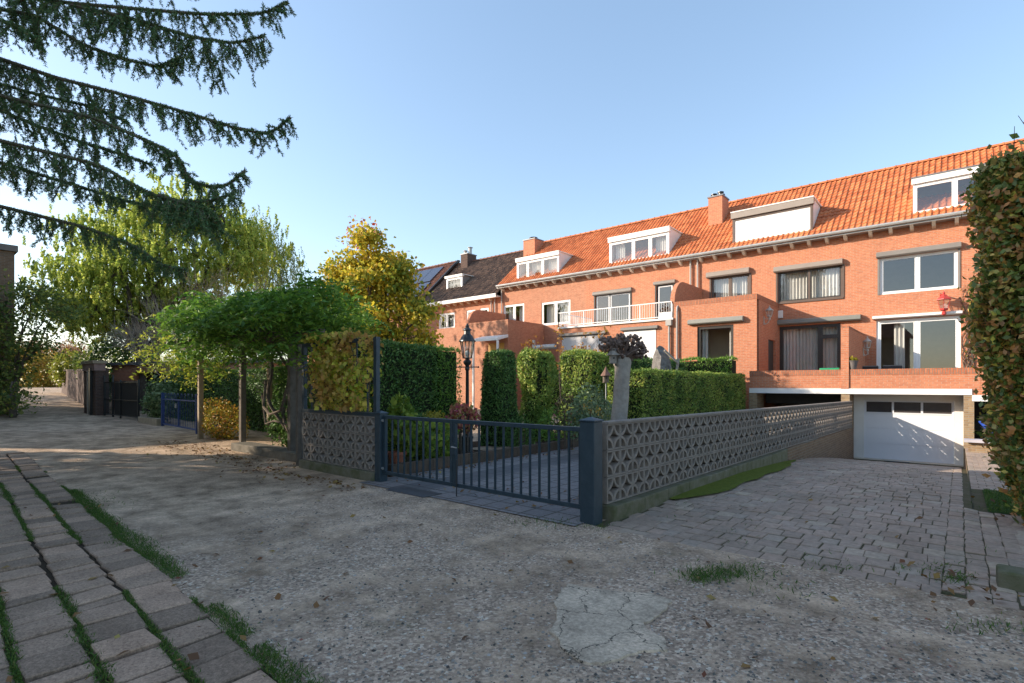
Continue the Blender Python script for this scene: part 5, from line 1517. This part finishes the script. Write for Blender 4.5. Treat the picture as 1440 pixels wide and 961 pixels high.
# pollarded garden tree with knobby head and birdhouses
bx,by=-5.12,9.5
t=thing('knobbed_tree','grey pruned tree trunk with a knobby dark brown mop head','tree',(bx,by,0))
mb=MB(); mb.tube([(bx-.12,by-.05,0),(bx-.08,by-.03,.6),(bx-.03,by,1.2),(bx+.0,by,1.7),(bx+.02,by,1.95),(bx+.02,by,2.08)],[.2,.165,.155,.15,.165,.12],14)
for k in range(9):
    a=k*.7; mb.ball((bx+.1*math.cos(a),by+.1*math.sin(a),1.93+.04*math.sin(k*2)),.075,7,5)
mb.build('trunk',BARKG,t,smooth=True)
mb=MB()
for k in range(460):
    lob=[(-.24,-.08,2.28,.2),(.17,.06,2.3,.24),(.02,.1,2.12,.2),(.30,.06,2.16,.18),(-.05,0,2.36,.16)][k%5]
    d=rng.normal(size=3); d/=np.linalg.norm(d); rr=lob[3]*(.55+.5*rng.random())
    c=(bx+lob[0]*CA+d[0]*rr,by+lob[0]*SA+lob[1]+d[1]*rr,lob[2]+d[2]*rr*.85)
    mb.ball(c,.02+.026*rng.random(),6,4,(1+jit(.3),1+jit(.3),1+jit(.3)))
mb.build('crown',KNOB,t)
mb=MB()
for k in range(14):
    a=k*.45; limb(mb,(bx,by,2.0),(bx+.35*math.cos(a)*CA+.1,by+.3*math.sin(a),2.2+.15*math.sin(k*2.2)),.05,.02)
mb.build('limbs',KNOB,t)
def birdhouse(x,y,z,s,label,mat,roofm):
    t=thing('birdhouse',label,'birdhouse',(x,y,z))
    mb=MB(); mb.lathe(x,y,[(.075*s,z),(.08*s,z+.16*s)],6); mb.lathe(x,y,[(.09*s,z-.02*s),(.09*s,z-.002)],6); mb.build('box',mat,t)
    MB().lathe(x,y,[(.135*s,z+.15*s),(.13*s,z+.165*s),(.06*s,z+.27*s),(.012*s,z+.37*s),(.004*s,z+.4*s)],8).build('roof',roofm,t)
    a=R(-50); nx,ny=SA*1.0,-CA
    MB().tube([(x+nx*.068*s,y+ny*.068*s,z+.09*s),(x+nx*.082*s,y+ny*.082*s,z+.09*s)],.022*s,10).build('entrance',BLACK,t)
    return t
birdhouse(bx-.08,by-.22,1.93,.95,'grey birdhouse with pointed roof fixed to the knobbed tree trunk',BARKG,BARKG)
hx,hy=UD(852,12.0)
birdhouse(hx,hy,1.56,.9,'small brown bird feeder hanging left of the knobbed tree',WOODG,M('brown_roof',(.2,.11,.08),(.14,.08,.06),8,.8))
hp=thing('feeder_pole','thin grey pole carrying the small brown bird feeder','pole',(hx,hy,0))
MB().tube([(hx,hy,0),(hx,hy,1.54)],.012,6).build('pole',ZINC,hp)
MB().lathe(hx,hy,[(.05,0),(.05,.02),(.013,.04)],8).build('foot',ZINC,hp)
# weathered stump sculpture behind the long hedge
sx,sy_=UD(932,16.5)
t=thing('tree_stump','hollow weathered grey tree stump standing behind the long hedge','stump',(sx,sy_,0))
mb=MB()
n=18; lv=[(0,.34),(.8,.32),(1.4,.31),(1.9,.3),(2.25,.25),(2.5,.16)]
for z,r_ in lv:
    for k in range(n):
        a=6.283*k/n; rr=r_*(1+.14*math.sin(5*a+z)+.06*math.sin(11*a))
        zz=z+(.22*math.cos(a-2.6)*(z>1.8))
        mb.v.append((sx+rr*math.cos(a),sy_+rr*math.sin(a),zz))
for i in range(len(lv)-1):
    for k in range(n):
        a=i*n+k;b=i*n+(k+1)%n; mb.f.append((a,b,b+n,a+n))
mb.f.append(tuple((len(lv)-1)*n+k for k in range(n)))
mb.build('trunk',M('old_wood',(.27,.25,.23),(.11,.10,.095),7,.9,0,.2,1,25,.04),t,smooth=True)
mb=MB(); mb.bar((sx+.1,sy_-.1,2.55),(sx+.42,sy_+.18,2.15),.1,.05); mb.bar((sx+.38,sy_+.15,1.9),(sx+.42,sy_+.2,2.3),.06,.06); mb.build('broken_edge',BARKG,t)
# ---- flower bed plants by the gate
HYL=leafmat('hydrangea_leaf',[(0,(0.094,0.169,0.025)),(.5,(0.188,0.281,0.042)),(1,(0.375,0.431,0.067))],.4)
MIXF=leafmat('pink_orange_hydrangea',[(0,(.42,.07,.14)),(.35,(.5,.14,.12)),(.65,(.5,.26,.12)),(1,(.3,.3,.06))],.35)
t=blob('hydrangea','tall leafy green plant right behind the left gate post','shrub',(-7.45,5.95,.75),(.35,.3,.55),620,HYL,.14,.6,seed=71)
blob('hydrangea','low broad green plant at the foot of the flower bed by the gate','shrub',(-7.55,6.6,.42),(.55,.6,.4),1200,HYL,.12,.6,seed=72)
blob('hydrangea','hydrangea with fading pink and orange blooms beside the lamp post','shrub',(-7.75,7.7,.82),(.34,.34,.32),700,MIXF,.085,.8,seed=73,stems=7)
blob('shrub','yellow leaved little shrub deep in the flower bed','shrub',(-8.6,7.6,.7),(.3,.3,.25),380,leafmat('yellow_leaf',[(0,(.4,.36,.04)),(1,(.55,.45,.08))],.4),.08,.6,seed=74)
blob('shrub','dark round shrub in the shade of the yew hedge','shrub',(-8.4,6.9,.5),(.5,.5,.5),1600,SHRUBD,.06,.5,seed=75)
t=thing('flower_pot','terracotta pot beside the left gate post in the flower bed','plant pot',(-7.4,5.75,0))
MB().lathe(-7.4,5.75,[(.1,.03),(.15,.3),(.165,.3),(.165,.35),(.13,.35),(.12,.3)],14).build('pot',TERRA,t,smooth=True)
for i,(x,y,z,r_,m_,lb) in enumerate(((-7.65,9.4,.35,.36,SHRUBD,'dark little round bush between lamp post and topiary'),(-7.5,10.6,.5,.4,YEWB,'round clipped ball in front of the bright conifer'),(-7.35,11.7,.42,.38,YEW,'darker clipped ball further along the flower bed edge'),(-7.9,12.8,.45,.5,GOLD,'low golden bush at the foot of the sunlit hedge'))):
    blob('shrub',lb,'shrub',(x,y,z),(r_,r_,r_),1500,m_,.055,.5,seed=80+i,shell=.85)
ROSE=leafmat('grey_green_leaf',[(0,(0.084,0.140,0.070)),(.5,(0.154,0.224,0.112)),(1,(0.280,0.364,0.210))],.3)
x,y=UD(832,11.4)
blob('shrub','grey green shrub in front of the birdhouse hedge beside the gate post','shrub',(x,y,.8),(.5,.5,.62),1800,ROSE,.085,.5,seed=90)
x,y=UD(800,12.2)
blob('shrub','rose bush with a few pink blooms left of the grey green shrub','shrub',(x,y,.85),(.35,.35,.5),420,leafmat('rose_leaf',[(0,(.05,.07,.02)),(.8,(.12,.1,.04)),(1,(.5,.2,.2))],.3),.07,.6,seed=91)
# second gravel terrace inside the bed
mb=MB(); mb.quad((-8.6,8.6,.045),(-7.15,8.6,.045),(-7.15,10.2,.045),(-8.6,10.2,.045)); tag(mb.build('gravel_patch',GRAVEL),kind='structure')

# ----------------------------------------------------- right hedge (beech)
BEECH=leafmat('beech_leaf',[(0,(0.079,0.125,0.032)),(.25,(0.131,0.189,0.037)),(.42,(0.238,0.293,0.049)),(.55,(0.522,0.313,0.079)),(.7,(0.370,0.176,0.079)),(.82,(0.684,0.313,0.093)),(.93,(0.684,0.626,0.108)),(1,(0.196,0.125,0.079))],.28,.42,zone=[(0,(0.087,0.147,0.037)),(.5,(0.196,0.251,0.049)),(.8,(0.391,0.251,0.093)),(1,(0.610,0.502,0.093))],zscale=1.1,spec=.5)
def bhedge():
    def warp(p):
        z=p[2]; k=(p[0]-.15)
        # wider at the top, waist towards the ground
        s=-.40+.36*(1-min(z/2.2,1))**1.6
        return np.array([p[0]+(s if p[0]<2.5 else 0)+.14,p[1]+.05*math.sin(z*2),p[2]])
    h_=hedge('beech_hedge','tall beech hedge with green and copper leaves at the right edge',.46,7.0,7.55,8.7,0,3.95,BEECH,COREB,2900,.074,.62,roundc=.15,lump=.09,depth=.2,seed=95,faces='WSNT',rot=warp)
    # loose shoots at the top and side
    mb=MB(); P=[]
    for k in range(14):
        x=rng.uniform(.25,2.0); y=rng.uniform(7.5,8.5); a=(x,y,3.85); b_=(x+jit(.25),y+jit(.2),4.0+rng.random()*.35)
        mb.tube([a,b_],[.006,.003],4)
        for q in range(5): s=rng.random(); P.append((a[0]+(b_[0]-a[0])*s+jit(.05),a[1]+(b_[1]-a[1])*s+jit(.05),a[2]+(b_[2]-a[2])*s))
    for k in range(60):
        z=rng.uniform(.3,3.8); x=.22+.36*(1-min(z/2.2,1))**1.6; y=rng.uniform(7.5,8.6)
        b_=(x-.02-rng.random()*.1,y+jit(.1),z+jit(.15))
        for q in range(5): P.append((b_[0]+rng.random()*.15,b_[1]+jit(.06),b_[2]+jit(.08)))
    mb.build('twigs',BARK,h_); leaf_mesh('outer_leaves',BEECH,h_,np.array(P),.08,.62)
    mb=MB()
    for k in range(12):
        x=.6+k*.3; mb.tube([(x,8.1,0),(x+jit(.1),8.1,.5)],[.03,.025],6)
    mb.build('trunks',BARK,h_)
bhedge()
mb=MB(); mb.quad((.26,8.55,pz(8.55)+.004),(2.2,8.55,pz(8.55)+.004),(2.2,10.7,pz(10.7)+.004),(.26,10.7,pz(10.7)+.004))
tag(mb.build('lawn',LAWN),kind='structure')
# mossy stone block lying at right
x,y=UD(1432,3.95)
t=thing('stone_block','dark mossy stone block lying under the beech hedge corner','stone',(x,y,0))
MB().box(x-.12,x+.5,y-.12,y+.1,-.02,.13).build('stone',KERB,t,bevel=.02)

# --------------------------------------------------------------- spruce
SPR=leafmat('spruce_needle',[(0,(0.049,0.107,0.046)),(.5,(0.081,0.166,0.064)),(.85,(0.125,0.218,0.074)),(1,(0.233,0.199,0.086))],.15,.5)
def spruce():
    bx,by=RD(-8.6,6.4)
    t=thing('spruce','large dark spruce with drooping twigs reaching in from the left','tree',(bx,by,0))
    mb=MB(); mb.tube([(bx,by,0),(bx,by,5),(bx,by,9),(bx,by,13.6)],[.34,.28,.16,.03],10); mb.build('trunk',BARK,t,smooth=True)
    tw=MB()
    NP=[];ND=[]      # needle positions and directions
    def needles(a,b,dens,ln,rad=.0):
        a=np.array(a);b=np.array(b);L=np.linalg.norm(b-a)
        if L<1e-4: return
        n=max(2,int(L*dens)); ax=(b-a)/L
        s=rng.random(n)[:,None]; d=rng.normal(size=(n,3)); d-=ax*(d@ax)[:,None]; d/=np.linalg.norm(d,axis=1)[:,None]
        d=d*.8+ax*.75; d/=np.linalg.norm(d,axis=1)[:,None]
        NP.append(a+(b-a)*s+d*ln*.45); ND.append(d)
    def twig(p,L,lev,d0):
        p=np.array(p,float); segs=4; pts=[p]; d=np.array(d0,float)
        for i in range(segs):
            d=d+np.array([jit(.22),jit(.22),-.28]); d/=np.linalg.norm(d)
            pts.append(pts[-1]+d*L/segs)
        tw.tube([tuple(q) for q in pts],[.0045*(lev+.6)*(1-.18*i) for i in range(segs+1)],3,False)
        for i in range(segs): needles(pts[i],pts[i+1],260,.034)
        if lev>0:
            for i in range(1,segs+1):
                for sgn in (1,-1):
                    if random.random()<.62: twig(pts[i],L*.34*(.6+.8*random.random()),lev-1,np.array([jit(1),jit(1),-.35]))
    def branch(pix,ln,dens=1.0,r0=.035,tip=True):
        """pix: (u, v, depth) survey points along the limb"""
        pts=[]
        for (u,v,d) in pix:
            x,y=UD(u,d); pts.append(np.array([x,y,CAMZ+(541-v)/FPX*d]))
        # densify
        P=[]
        for i in range(len(pts)-1):
            m=max(3,int(np.linalg.norm(pts[i+1]-pts[i])/.12))
            for k in range(m): P.append(pts[i]+(pts[i+1]-pts[i])*k/m)
        P.append(pts[-1])
        P=[P[0]]+[(P[i-1]+P[i]*2+P[i+1])/4 for i in range(1,len(P)-1)]+[P[-1]]
        n=len(P)
        tw.tube([tuple(q) for q in P],[r0*(1-.8*i/(n-1))+.004 for i in range(n)],5)
        for i in range(n-1):
            needles(P[i],P[i+1],800,.046)
            f=i/(n-1); k=int(2.7*dens+random.random()) if f>.12 else int(1.8*dens+random.random())
            for q in range(k):
                s=random.random(); p=P[i]+(P[i+1]-P[i])*s
                ax=P[i+1]-P[i]; ax/=np.linalg.norm(ax)+1e-9
                side=np.array([jit(1),jit(1),jit(.3)])+ax*.5
                LL=ln*(.25+.70*random.random())*(1-.55*max(0,f-.7)/.3)
                twig(p,LL,1 if LL<.3 else 2 if LL>.42 else 1,side*.8+np.array([0,0,-.45]))
            if f>.86:
                for q in range(2):
                    twig(P[i],.10,0,np.array([jit(1),jit(1),.6]))
    D0=7.4
    branch([(-330,-60,7.6),(-20,-12,6.6),(100,5,6.2),(280,20,6.0),(370,20,5.9),(405,3,5.8)],.42,1.1)
    branch([(100,8,6.2),(180,25,6.1),(270,52,6.0),(330,62,5.9),(372,50,5.9)],.50,1.4,.02)
    branch([(20,5,6.3),(80,-30,6.2),(200,-35,6.1),(300,-30,6.1)],.42,1.1,.02)
    branch([(-300,-40,7.4),(50,22,6.3),(120,65,6.2),(180,85,6.1),(225,95,6.1),(248,82,6.0)],.40,1.2)
    branch([(-320,0,7.6),(-20,76,6.4),(80,110,6.2),(160,130,6.1),(250,155,6.0),(330,180,5.9),(380,190,5.9),(408,165,5.8)],.45,1.4)
    branch([(-320,40,7.4),(0,135,6.0),(130,165,5.8),(200,195,5.7),(250,218,5.6),(268,258,5.6),(315,265,5.5),(345,240,5.5)],.40,1.2)
    branch([(-250,90,7.2),(0,155,6.4),(60,180,6.3),(130,205,6.3),(215,232,6.2)],.38,1.0,.022)
    branch([(-300,120,7.4),(0,198,5.9),(140,232,5.7),(190,262,5.6),(235,282,5.5),(290,285,5.5),(330,272,5.4)],.45,1.3)
    branch([(225,275,5.5),(255,285,5.4),(285,290,5.4),(300,300,5.4)],.42,2.6,.015)
    branch([(-260,160,7.0),(0,228,6.6),(70,250,6.5),(110,262,6.4),(170,282,6.3),(225,292,6.2)],.34,1.1,.022)
    branch([(-280,200,7.2),(-30,283,6.4),(60,305,6.2),(120,320,6.1),(190,346,6.0),(228,374,5.9),(262,380,5.9)],.34,1.1)
    branch([(-200,-60,6.6),(-20,20,5.9),(30,40,5.8),(60,62,5.7)],.40,1.0,.02)
    branch([(-200,60,6.6),(-30,110,6.8),(60,135,6.7),(130,150,6.7),(180,172,6.6)],.36,1.0,.02)
    tw.build('branches',BARK,t)
    P=np.concatenate(NP);Dn=np.concatenate(ND)
    leaf_mesh('needles',SPR,t,P,.038,.22,None,0,Dn*3,3.0,.25)
    # rest of the crown: whorls of boughs up the trunk, coarser sprays
    CP=[];CD=[]; bo=MB()
    z=2.6
    while z<13:
        L=5.4*(1-(z/14.5))**.9+.3
        nb_=9
        for k in range(nb_):
            a=6.283*k/nb_+z*1.7+jit(.2); dx,dy=math.cos(a),math.sin(a)
            ok=True; pts=[]
            for i in range(9):
                s=i/8; p=np.array([bx+dx*L*s,by+dy*L*s,z-.9*s*L*.28+.25*s*s*L*.3]); pts.append(p)
                if in_view(p[0],p[1],p[2]-.4,90) or in_view(p[0],p[1],p[2]+.2,90): ok=False
            if not ok: continue
            bo.tube([tuple(p) for p in pts],[.035*(1-.8*i/8)+.004 for i in range(9)],4)
            for i in range(1,9):
                m_=15
                c=pts[i]; q=c+rng.normal(size=(m_,3))*np.array([.26,.26,.17])+np.array([0,0,-.16])
                CP.append(q); CD.append(np.tile((dx*.4,dy*.4,-.7),(m_,1)))
        z+=.55
    bo.build('boughs',BARK,t)
    leaf_mesh('upper_sprays',SPR,t,np.concatenate(CP),.30,.3,None,0,np.concatenate(CD),1.0)
spruce()
# unseen house, conifers and bush added left of the view to cast shade
def conifer(x,y,h,rad,label,seed):
    t=thing('conifer',label,'tree',(x,y,0),'unseen conifers added left of the lane for shade')
    mb=MB(); mb.tube([(x,y,0),(x,y,h*.95)],[.28,.03],8); mb.build('trunk',BARK,t,smooth=True)
    r_=np.random.default_rng(seed); n=5200
    z=h*(.08+.92*r_.random(n)**1.3); rr=rad*(1-(z/h))**.75*(.45+.55*r_.random(n)**.5); a=r_.uniform(0,6.283,n)
    P=np.stack([x+rr*np.cos(a),y+rr*np.sin(a),z],1)
    leaf_mesh('crown',SPR,t,P,.42,.4,None,0,np.stack([np.cos(a),np.sin(a),-np.ones(n)*.6],1),1.0)
conifer(-21.7,-4.4,15.5,2.0,'unseen tall conifer added left of the lane to shade the topiary',101)  # out of view, added so the topiary falls in shade
x,y=RD(-20.5,14.7)
blob('shade_laurel','unseen round laurel bush at the left of the lane before the brick building','bush',(x,y,2.1),(1.7,1.7,2.2),2600,SHRUBD,.2,.5,seed=120)  # out of view, added to keep sun off the lane ground
for i,(cx_,cy_,h_,r_) in enumerate(((-44,-5,17,3.7),(-51,-4.6,18,3.9),(-58.5,-3.9,17,3.9))):  # out-of-view trees added to put the lane wall in shade
    conifer(cx_,cy_,h_,r_,('nearest','middle','farthest')[i]+' of three unseen conifers added along the far lane for their shade',130+i)
def shade_house():  # added shade caster out of view, sized to keep sun off the foreground
    x,y=RD(-19.5,-1)
    t=thing('shade_caster_house','unseen brick house added left of the lane to cast shade','house',(x,y,0))
    def W(p): return Vector((*RD(p.x,p.y),p.z))
    r0,r1,d0,d1=-25,-14.5,-11,9.4
    MB().box(r0,r1,d0,d1,-.1,6.6).map(W).build('wall',BRN,t)
    mb=MB(); mb.v=[(r0-.4,d0-.3,6.4),(r1+.4,d0-.3,6.4),(r1+.4,d1+.3,6.4),(r0-.4,d1+.3,6.4),(-19.7,d0-.3,11.6),(-19.7,d1+.3,11.6)]
    mb.f=[(0,1,4),(2,3,5),(1,2,5,4),(3,0,4,5),(3,2,1,0)]
    mb.map(W).build('roof',TILR,t)
    for dd in (-6,0,5):
        for z in (.9,3.9):
            w=MB().box(r1+.002,r1+.05,dd-.8,dd+.8,z,z+1.4).map(W).build('window',WPVC,t)
            MB().box(r1+.052,r1+.06,dd-.7,dd+.7,z+.1,z+1.3).map(W).build('pane',DGL,w)
shade_house()

# --------------------------------------------------------- ground dressing
# moss strip at the foot of the block wall
mb=MB()
for k in range(24):
    a=6.6+6.6*k/24;b=6.6+6.6*(k+1)/24
    wa=.38*min(1,(a-6.5)/.8)*(1 if a<11 else max(.15,(13.4-a)/2.4))+.03*math.sin(a*5); wb_=.38*min(1,(b-6.5)/.8)*(1 if b<11 else max(.15,(13.4-b)/2.4))+.03*math.sin(b*5)
    x0a=wallx(a)+.085; x0b=wallx(b)+.085
    mb.quad((x0a,a,dz(a)+.026),(x0a+wa,a,dz(a)+.022),(x0b+wb_,b,dz(b)+.022),(x0b,b,dz(b)+.026))
tag(mb.build('moss_strip',MOSS),kind='stuff')
# concrete patch
def patchmat():
    m,nt,N,L=newmat('cracked_concrete'); b=bsdf(nt,.9,0,.2)
    n=noise(nt,3,6,.7); n2=noise(nt,40,4,.7)
    c=ramp(nt,n.outputs['Fac'],[(.3,(0.352,0.286,0.217)),(.5,(0.486,0.399,0.305)),(.7,(0.621,0.501,0.380))])
    v=N.new('ShaderNodeTexVoronoi'); v.feature='DISTANCE_TO_EDGE'; v.inputs['Scale'].default_value=2.7
    mp=N.new('ShaderNodeVectorMath'); mp.operation='ADD'
    nn=noise(nt,5,4,.7); ms=N.new('ShaderNodeVectorMath'); ms.operation='SCALE'; ms.inputs['Scale'].default_value=.25
    L.new(nn.outputs['Color'],ms.inputs[0]); L.new(pos(nt),mp.inputs[0]); L.new(ms.outputs[0],mp.inputs[1]); L.new(mp.outputs[0],v.inputs['Vector'])
    cr=smooth_range(nt,v.outputs['Distance'],.0,.020)
    dn=noise(nt,7,6,.8); c=mixc(nt,math_(nt,'MULTIPLY',smooth_range(nt,dn.outputs['Fac'],.52,.7),.7),c,(.13,.115,.09))
    c=mixc(nt,cr,(.075,.068,.055),c)
    c=mixc(nt,.95,c,ramp(nt,n2.outputs['Fac'],[(.3,(.6,.58,.55)),(.7,(1.35,1.32,1.28))]),'MULTIPLY')
    L.new(c,b.inputs['Base Color']); bump(nt,b,cr,.5,.008); out(nt,b.outputs[0]); return m
def gpt(u,v,z=0):
    d=(CAMZ-z)*FPX/(v-541); return UD(u,d)
out_px=[(800,822),(832,828),(870,832),(905,833),(946,845),(936,858),(925,870),(905,880),(915,892),(940,905),(938,920),(905,921),(885,927),(868,934),(845,940),(825,938),(806,930),(790,915),(774,892),(780,870),(779,846),(790,830)]
pp=[]
for i in range(len(out_px)):
    a=out_px[i];b=out_px[(i+1)%len(out_px)]
    for k in range(4):
        s=k/4; x,y=gpt(a[0]+(b[0]-a[0])*s,a[1]+(b[1]-a[1])*s); pp.append((x+jit(.012),y+jit(.012)))
mb=MB(); n=len(pp)
cxp=sum(p[0] for p in pp)/n; cyp=sum(p[1] for p in pp)/n
for s,z in ((1.0,-.01),(.985,.012),(.6,.016)):
    for p in pp:
        x=cxp+(p[0]-cxp)*s; y=cyp+(p[1]-cyp)*s; mb.v.append((x,y,uneven(x,y)+z))
mb.v.append((cxp,cyp,uneven(cxp,cyp)+.016))
for r_ in range(2):
    for k in range(n):
        a=r_*n+k;b=r_*n+(k+1)%n; mb.f.append((a,b,b+n,a+n))
for k in range(n): mb.f.append((2*n+k,2*n+(k+1)%n,3*n))
tag(mb.build('concrete_patch',patchmat()),kind='structure')
# pebbles
def pebbles():
    mb=MB(); V=[];Fc=[]
    n=9000
    for k in range(n):
        d=2.5+5.5*random.random()**1.6; u=random.uniform(330,1440); x,y=UD(u,d)
        if y>4.6 or y<sy(x)+.1: continue
        s=.004+.012*random.random()**3.5
        i=len(V); z=uneven(x,y)
        a=random.uniform(0,6.28); e=.6+.4*random.random(); c,s_=math.cos(a),math.sin(a)
        for (p,q,r_) in ((1,0,.1),(0,1,.1),(-1,0,.1),(0,-1,.1),(.2,.1,.8)):
            px,py=p*s,q*s*e; V.append((x+px*c-py*s_,y+px*s_+py*c,z+r_*s))
        Fc+=[(i,i+1,i+4),(i+1,i+2,i+4),(i+2,i+3,i+4),(i+3,i,i+4)]
    mb.v=V;mb.f=Fc
    m,nt,N,L=newmat('pebble'); b=bsdf(nt,.85,0,.3)
    c=ramp(nt,geo(nt).outputs['Random Per Island'],[(0,(.06,.055,.05)),(.3,(.13,.12,.105)),(.6,(.22,.2,.17)),(.85,(.34,.31,.28)),(.95,(.5,.47,.43)),(1,(.3,.12,.09))])
    L.new(c,b.inputs['Base Color']); out(nt,b.outputs[0])
    tag(mb.build('gravel',m),kind='stuff')
pebbles()
GRASS=leafmat('grass_blade',[(0,(0.045,0.090,0.018)),(.5,(0.075,0.150,0.024)),(.85,(0.112,0.195,0.033)),(1,(0.210,0.195,0.060))],.3)
MOSSB=leafmat('moss_blade',[(0,(.09,.13,.02)),(.6,(.15,.18,.03)),(1,(.22,.22,.05))],.3)
def blades(name,pts,h,mat=None):
    P=np.array(pts); n=len(P)
    D=rng.normal(size=(n,3))*.55; D[:,2]=1
    P=P+np.array([0,0,h*.35])
    o=leaf_mesh(name,mat or GRASS,None,P,h,.14,None,0,D*2,3.0,.5)
    tag(o,kind='stuff')
pts=[]
def line_grass(off,x0,x1,dens,wid,patch,seed):
    n=int(abs(x1-x0)*dens); r_=np.random.default_rng(seed)
    for k in range(n):
        x=x0+(x1-x0)*r_.random()
        a=math.sin(x*2.1+seed)+math.sin(x*5.3+seed*2)*.7+math.sin(x*.9+seed)
        if a<patch: continue
        y=sy(x,off)+r_.normal()*wid*(.5+.25*max(a,0)); pts.append((x,y,uneven(x,y)+.015))
line_grass(.06,-9.5,-1.5,1500,.07,-.9,1)
line_grass(.0,-12,-1.5,600,.02,-.5,2)
for q in range(1,7): line_grass(-.305*q+.008,-13,-1.5,760,.018+.006*(q%3),-.7+.25*(q%2),2+q)
blades('grass',pts,.034)
pts=[]
for (u,v,ru,rv,n) in ((1020,808,62,13,900),(985,812,22,8,260),(1345,815,30,8,160),(1180,800,60,5,60),(770,735,60,8,180),(1310,800,60,10,120),(840,742,20,5,80),(1100,830,60,15,60),(1390,880,60,15,120),(150,700,40,12,80)):
    for k in range(n):
        x,y=gpt(u+rng.normal()*ru*.5,v+rng.normal()*rv*.5); pts.append((x,y,uneven(x,y) if y<4.8 else 0))
for k in range(700):   # weeds between the setts
    y=5+10*random.random()**2; x=random.uniform(-2.8,.5)
    if math.sin(x*7+1)+math.sin(y*3.1+x*2)>.9: pts.append((x,y,dz(y) if x<.12 else pz(y)))
blades('weeds',pts,.04)
pts=[]
for k in range(9000):
    x=random.uniform(.27,2.1); y=random.uniform(8.57,10.68); pts.append((x,y,pz(y)+.005))
blades('lawn_grass',pts,.05)
pts=[]
for k in range(1300):
    y=6.7+6.2*random.random(); x=wallx(y)+.1+.3*random.random()*(1 if y<11 else .6); pts.append((x,y,dz(y)+.02))
blades('moss_tufts',pts,.012,MOSSB)
# fallen leaves
FALL=leafmat('fallen_leaf',[(0,(.12,.06,.03)),(.35,(.2,.1,.04)),(.6,(.3,.19,.05)),(.8,(.16,.05,.03)),(1,(.36,.28,.08))],.15,.7)
P=[]
for k in range(520):
    c=random.random()
    if c<.35: x=random.uniform(-9.5,-6.5); y=4.6-abs(random.gauss(0,.3)); z=uneven(x,y)+.01
    elif c<.5: x=random.uniform(-6.8,-3.5); y=5.1+abs(random.gauss(0,.5)); z=.03
    elif c<.62: x=random.uniform(-.4,1.2); y=5.0+random.gauss(0,.35); z=.02
    elif c<.8: x=random.uniform(-9,-1.8); y=sy(x,-.305*random.randint(0,5))+random.gauss(0,.06); z=.045
    else:
        x,y=UD(random.uniform(200,1430),2.7+5*random.random()); z=uneven(x,y)+.01
        if y>4.7: z=.02
    P.append((x,y,z))
for k in range(260):
    x=random.uniform(-7.1,-6.6); y=5.5+8*random.random(); P.append((x,y,.03))
for k in range(500):
    x=random.uniform(-16,-9); y=4.7+random.gauss(0,.35); P.append((x,y,gz(x,y)+.015))
tag(leaf_mesh('fallen_leaves',FALL,None,np.array(P),.055,.65,(0,0,1),1.6,None,0,.5),kind='stuff')

# ------------------------------------------------------------------ light
W=bpy.data.worlds.new('World'); S.world=W; W.use_nodes=True
nt=W.node_tree; nt.nodes.clear()
sky=nt.nodes.new('ShaderNodeTexSky'); sky.sky_type='NISHITA'; sky.sun_disc=False
SDIR=Vector((-1.3,-1.0,.63)).normalized()     # towards the sun
el=math.asin(SDIR.z); az=math.atan2(SDIR.x,SDIR.y)
sky.sun_elevation=el; sky.sun_rotation=az
sky.altitude=20; sky.air_density=1.0; sky.dust_density=.8; sky.ozone_density=1.6
bg=nt.nodes.new('ShaderNodeBackground'); bg.inputs['Strength'].default_value=.134
wo=nt.nodes.new('ShaderNodeOutputWorld')
gm_=nt.nodes.new('ShaderNodeGamma'); gm_.inputs['Gamma'].default_value=.72
hs_=nt.nodes.new('ShaderNodeHueSaturation'); hs_.inputs['Saturation'].default_value=1.12
nt.links.new(sky.outputs[0],gm_.inputs['Color']); nt.links.new(gm_.outputs[0],hs_.inputs['Color']); nt.links.new(hs_.outputs[0],bg.inputs['Color']); nt.links.new(bg.outputs[0],wo.inputs['Surface'])
sl=bpy.data.lights.new('sun','SUN'); sl.energy=2.48; sl.angle=R(.5); sl.color=(1.0,.86,.70)
so=bpy.data.objects.new('sun',sl); COL.objects.link(so)
so.rotation_euler=(-SDIR).to_track_quat('-Z','Y').to_euler()
so.location=(-20,-15,20)
# ----------------------------------------------------------------- camera
cam=bpy.data.cameras.new('camera'); co=bpy.data.objects.new('camera',cam); COL.objects.link(co)
co.location=(0,0,CAMZ); co.rotation_euler=(R(90),0,R(40))
cam.sensor_width=36; cam.sensor_fit='HORIZONTAL'; cam.lens=FPX/1440*36
cam.shift_y=60.5/1440
cam.clip_start=.05; cam.clip_end=2000
S.camera=co
S.view_settings.view_transform='Standard'; S.view_settings.look='None'; S.view_settings.exposure=1.74; S.view_settings.gamma=1
S.cycles.max_bounces=8; S.cycles.diffuse_bounces=4; S.cycles.transparent_max_bounces=12
try: S.cycles.use_denoising=True
except Exception: pass
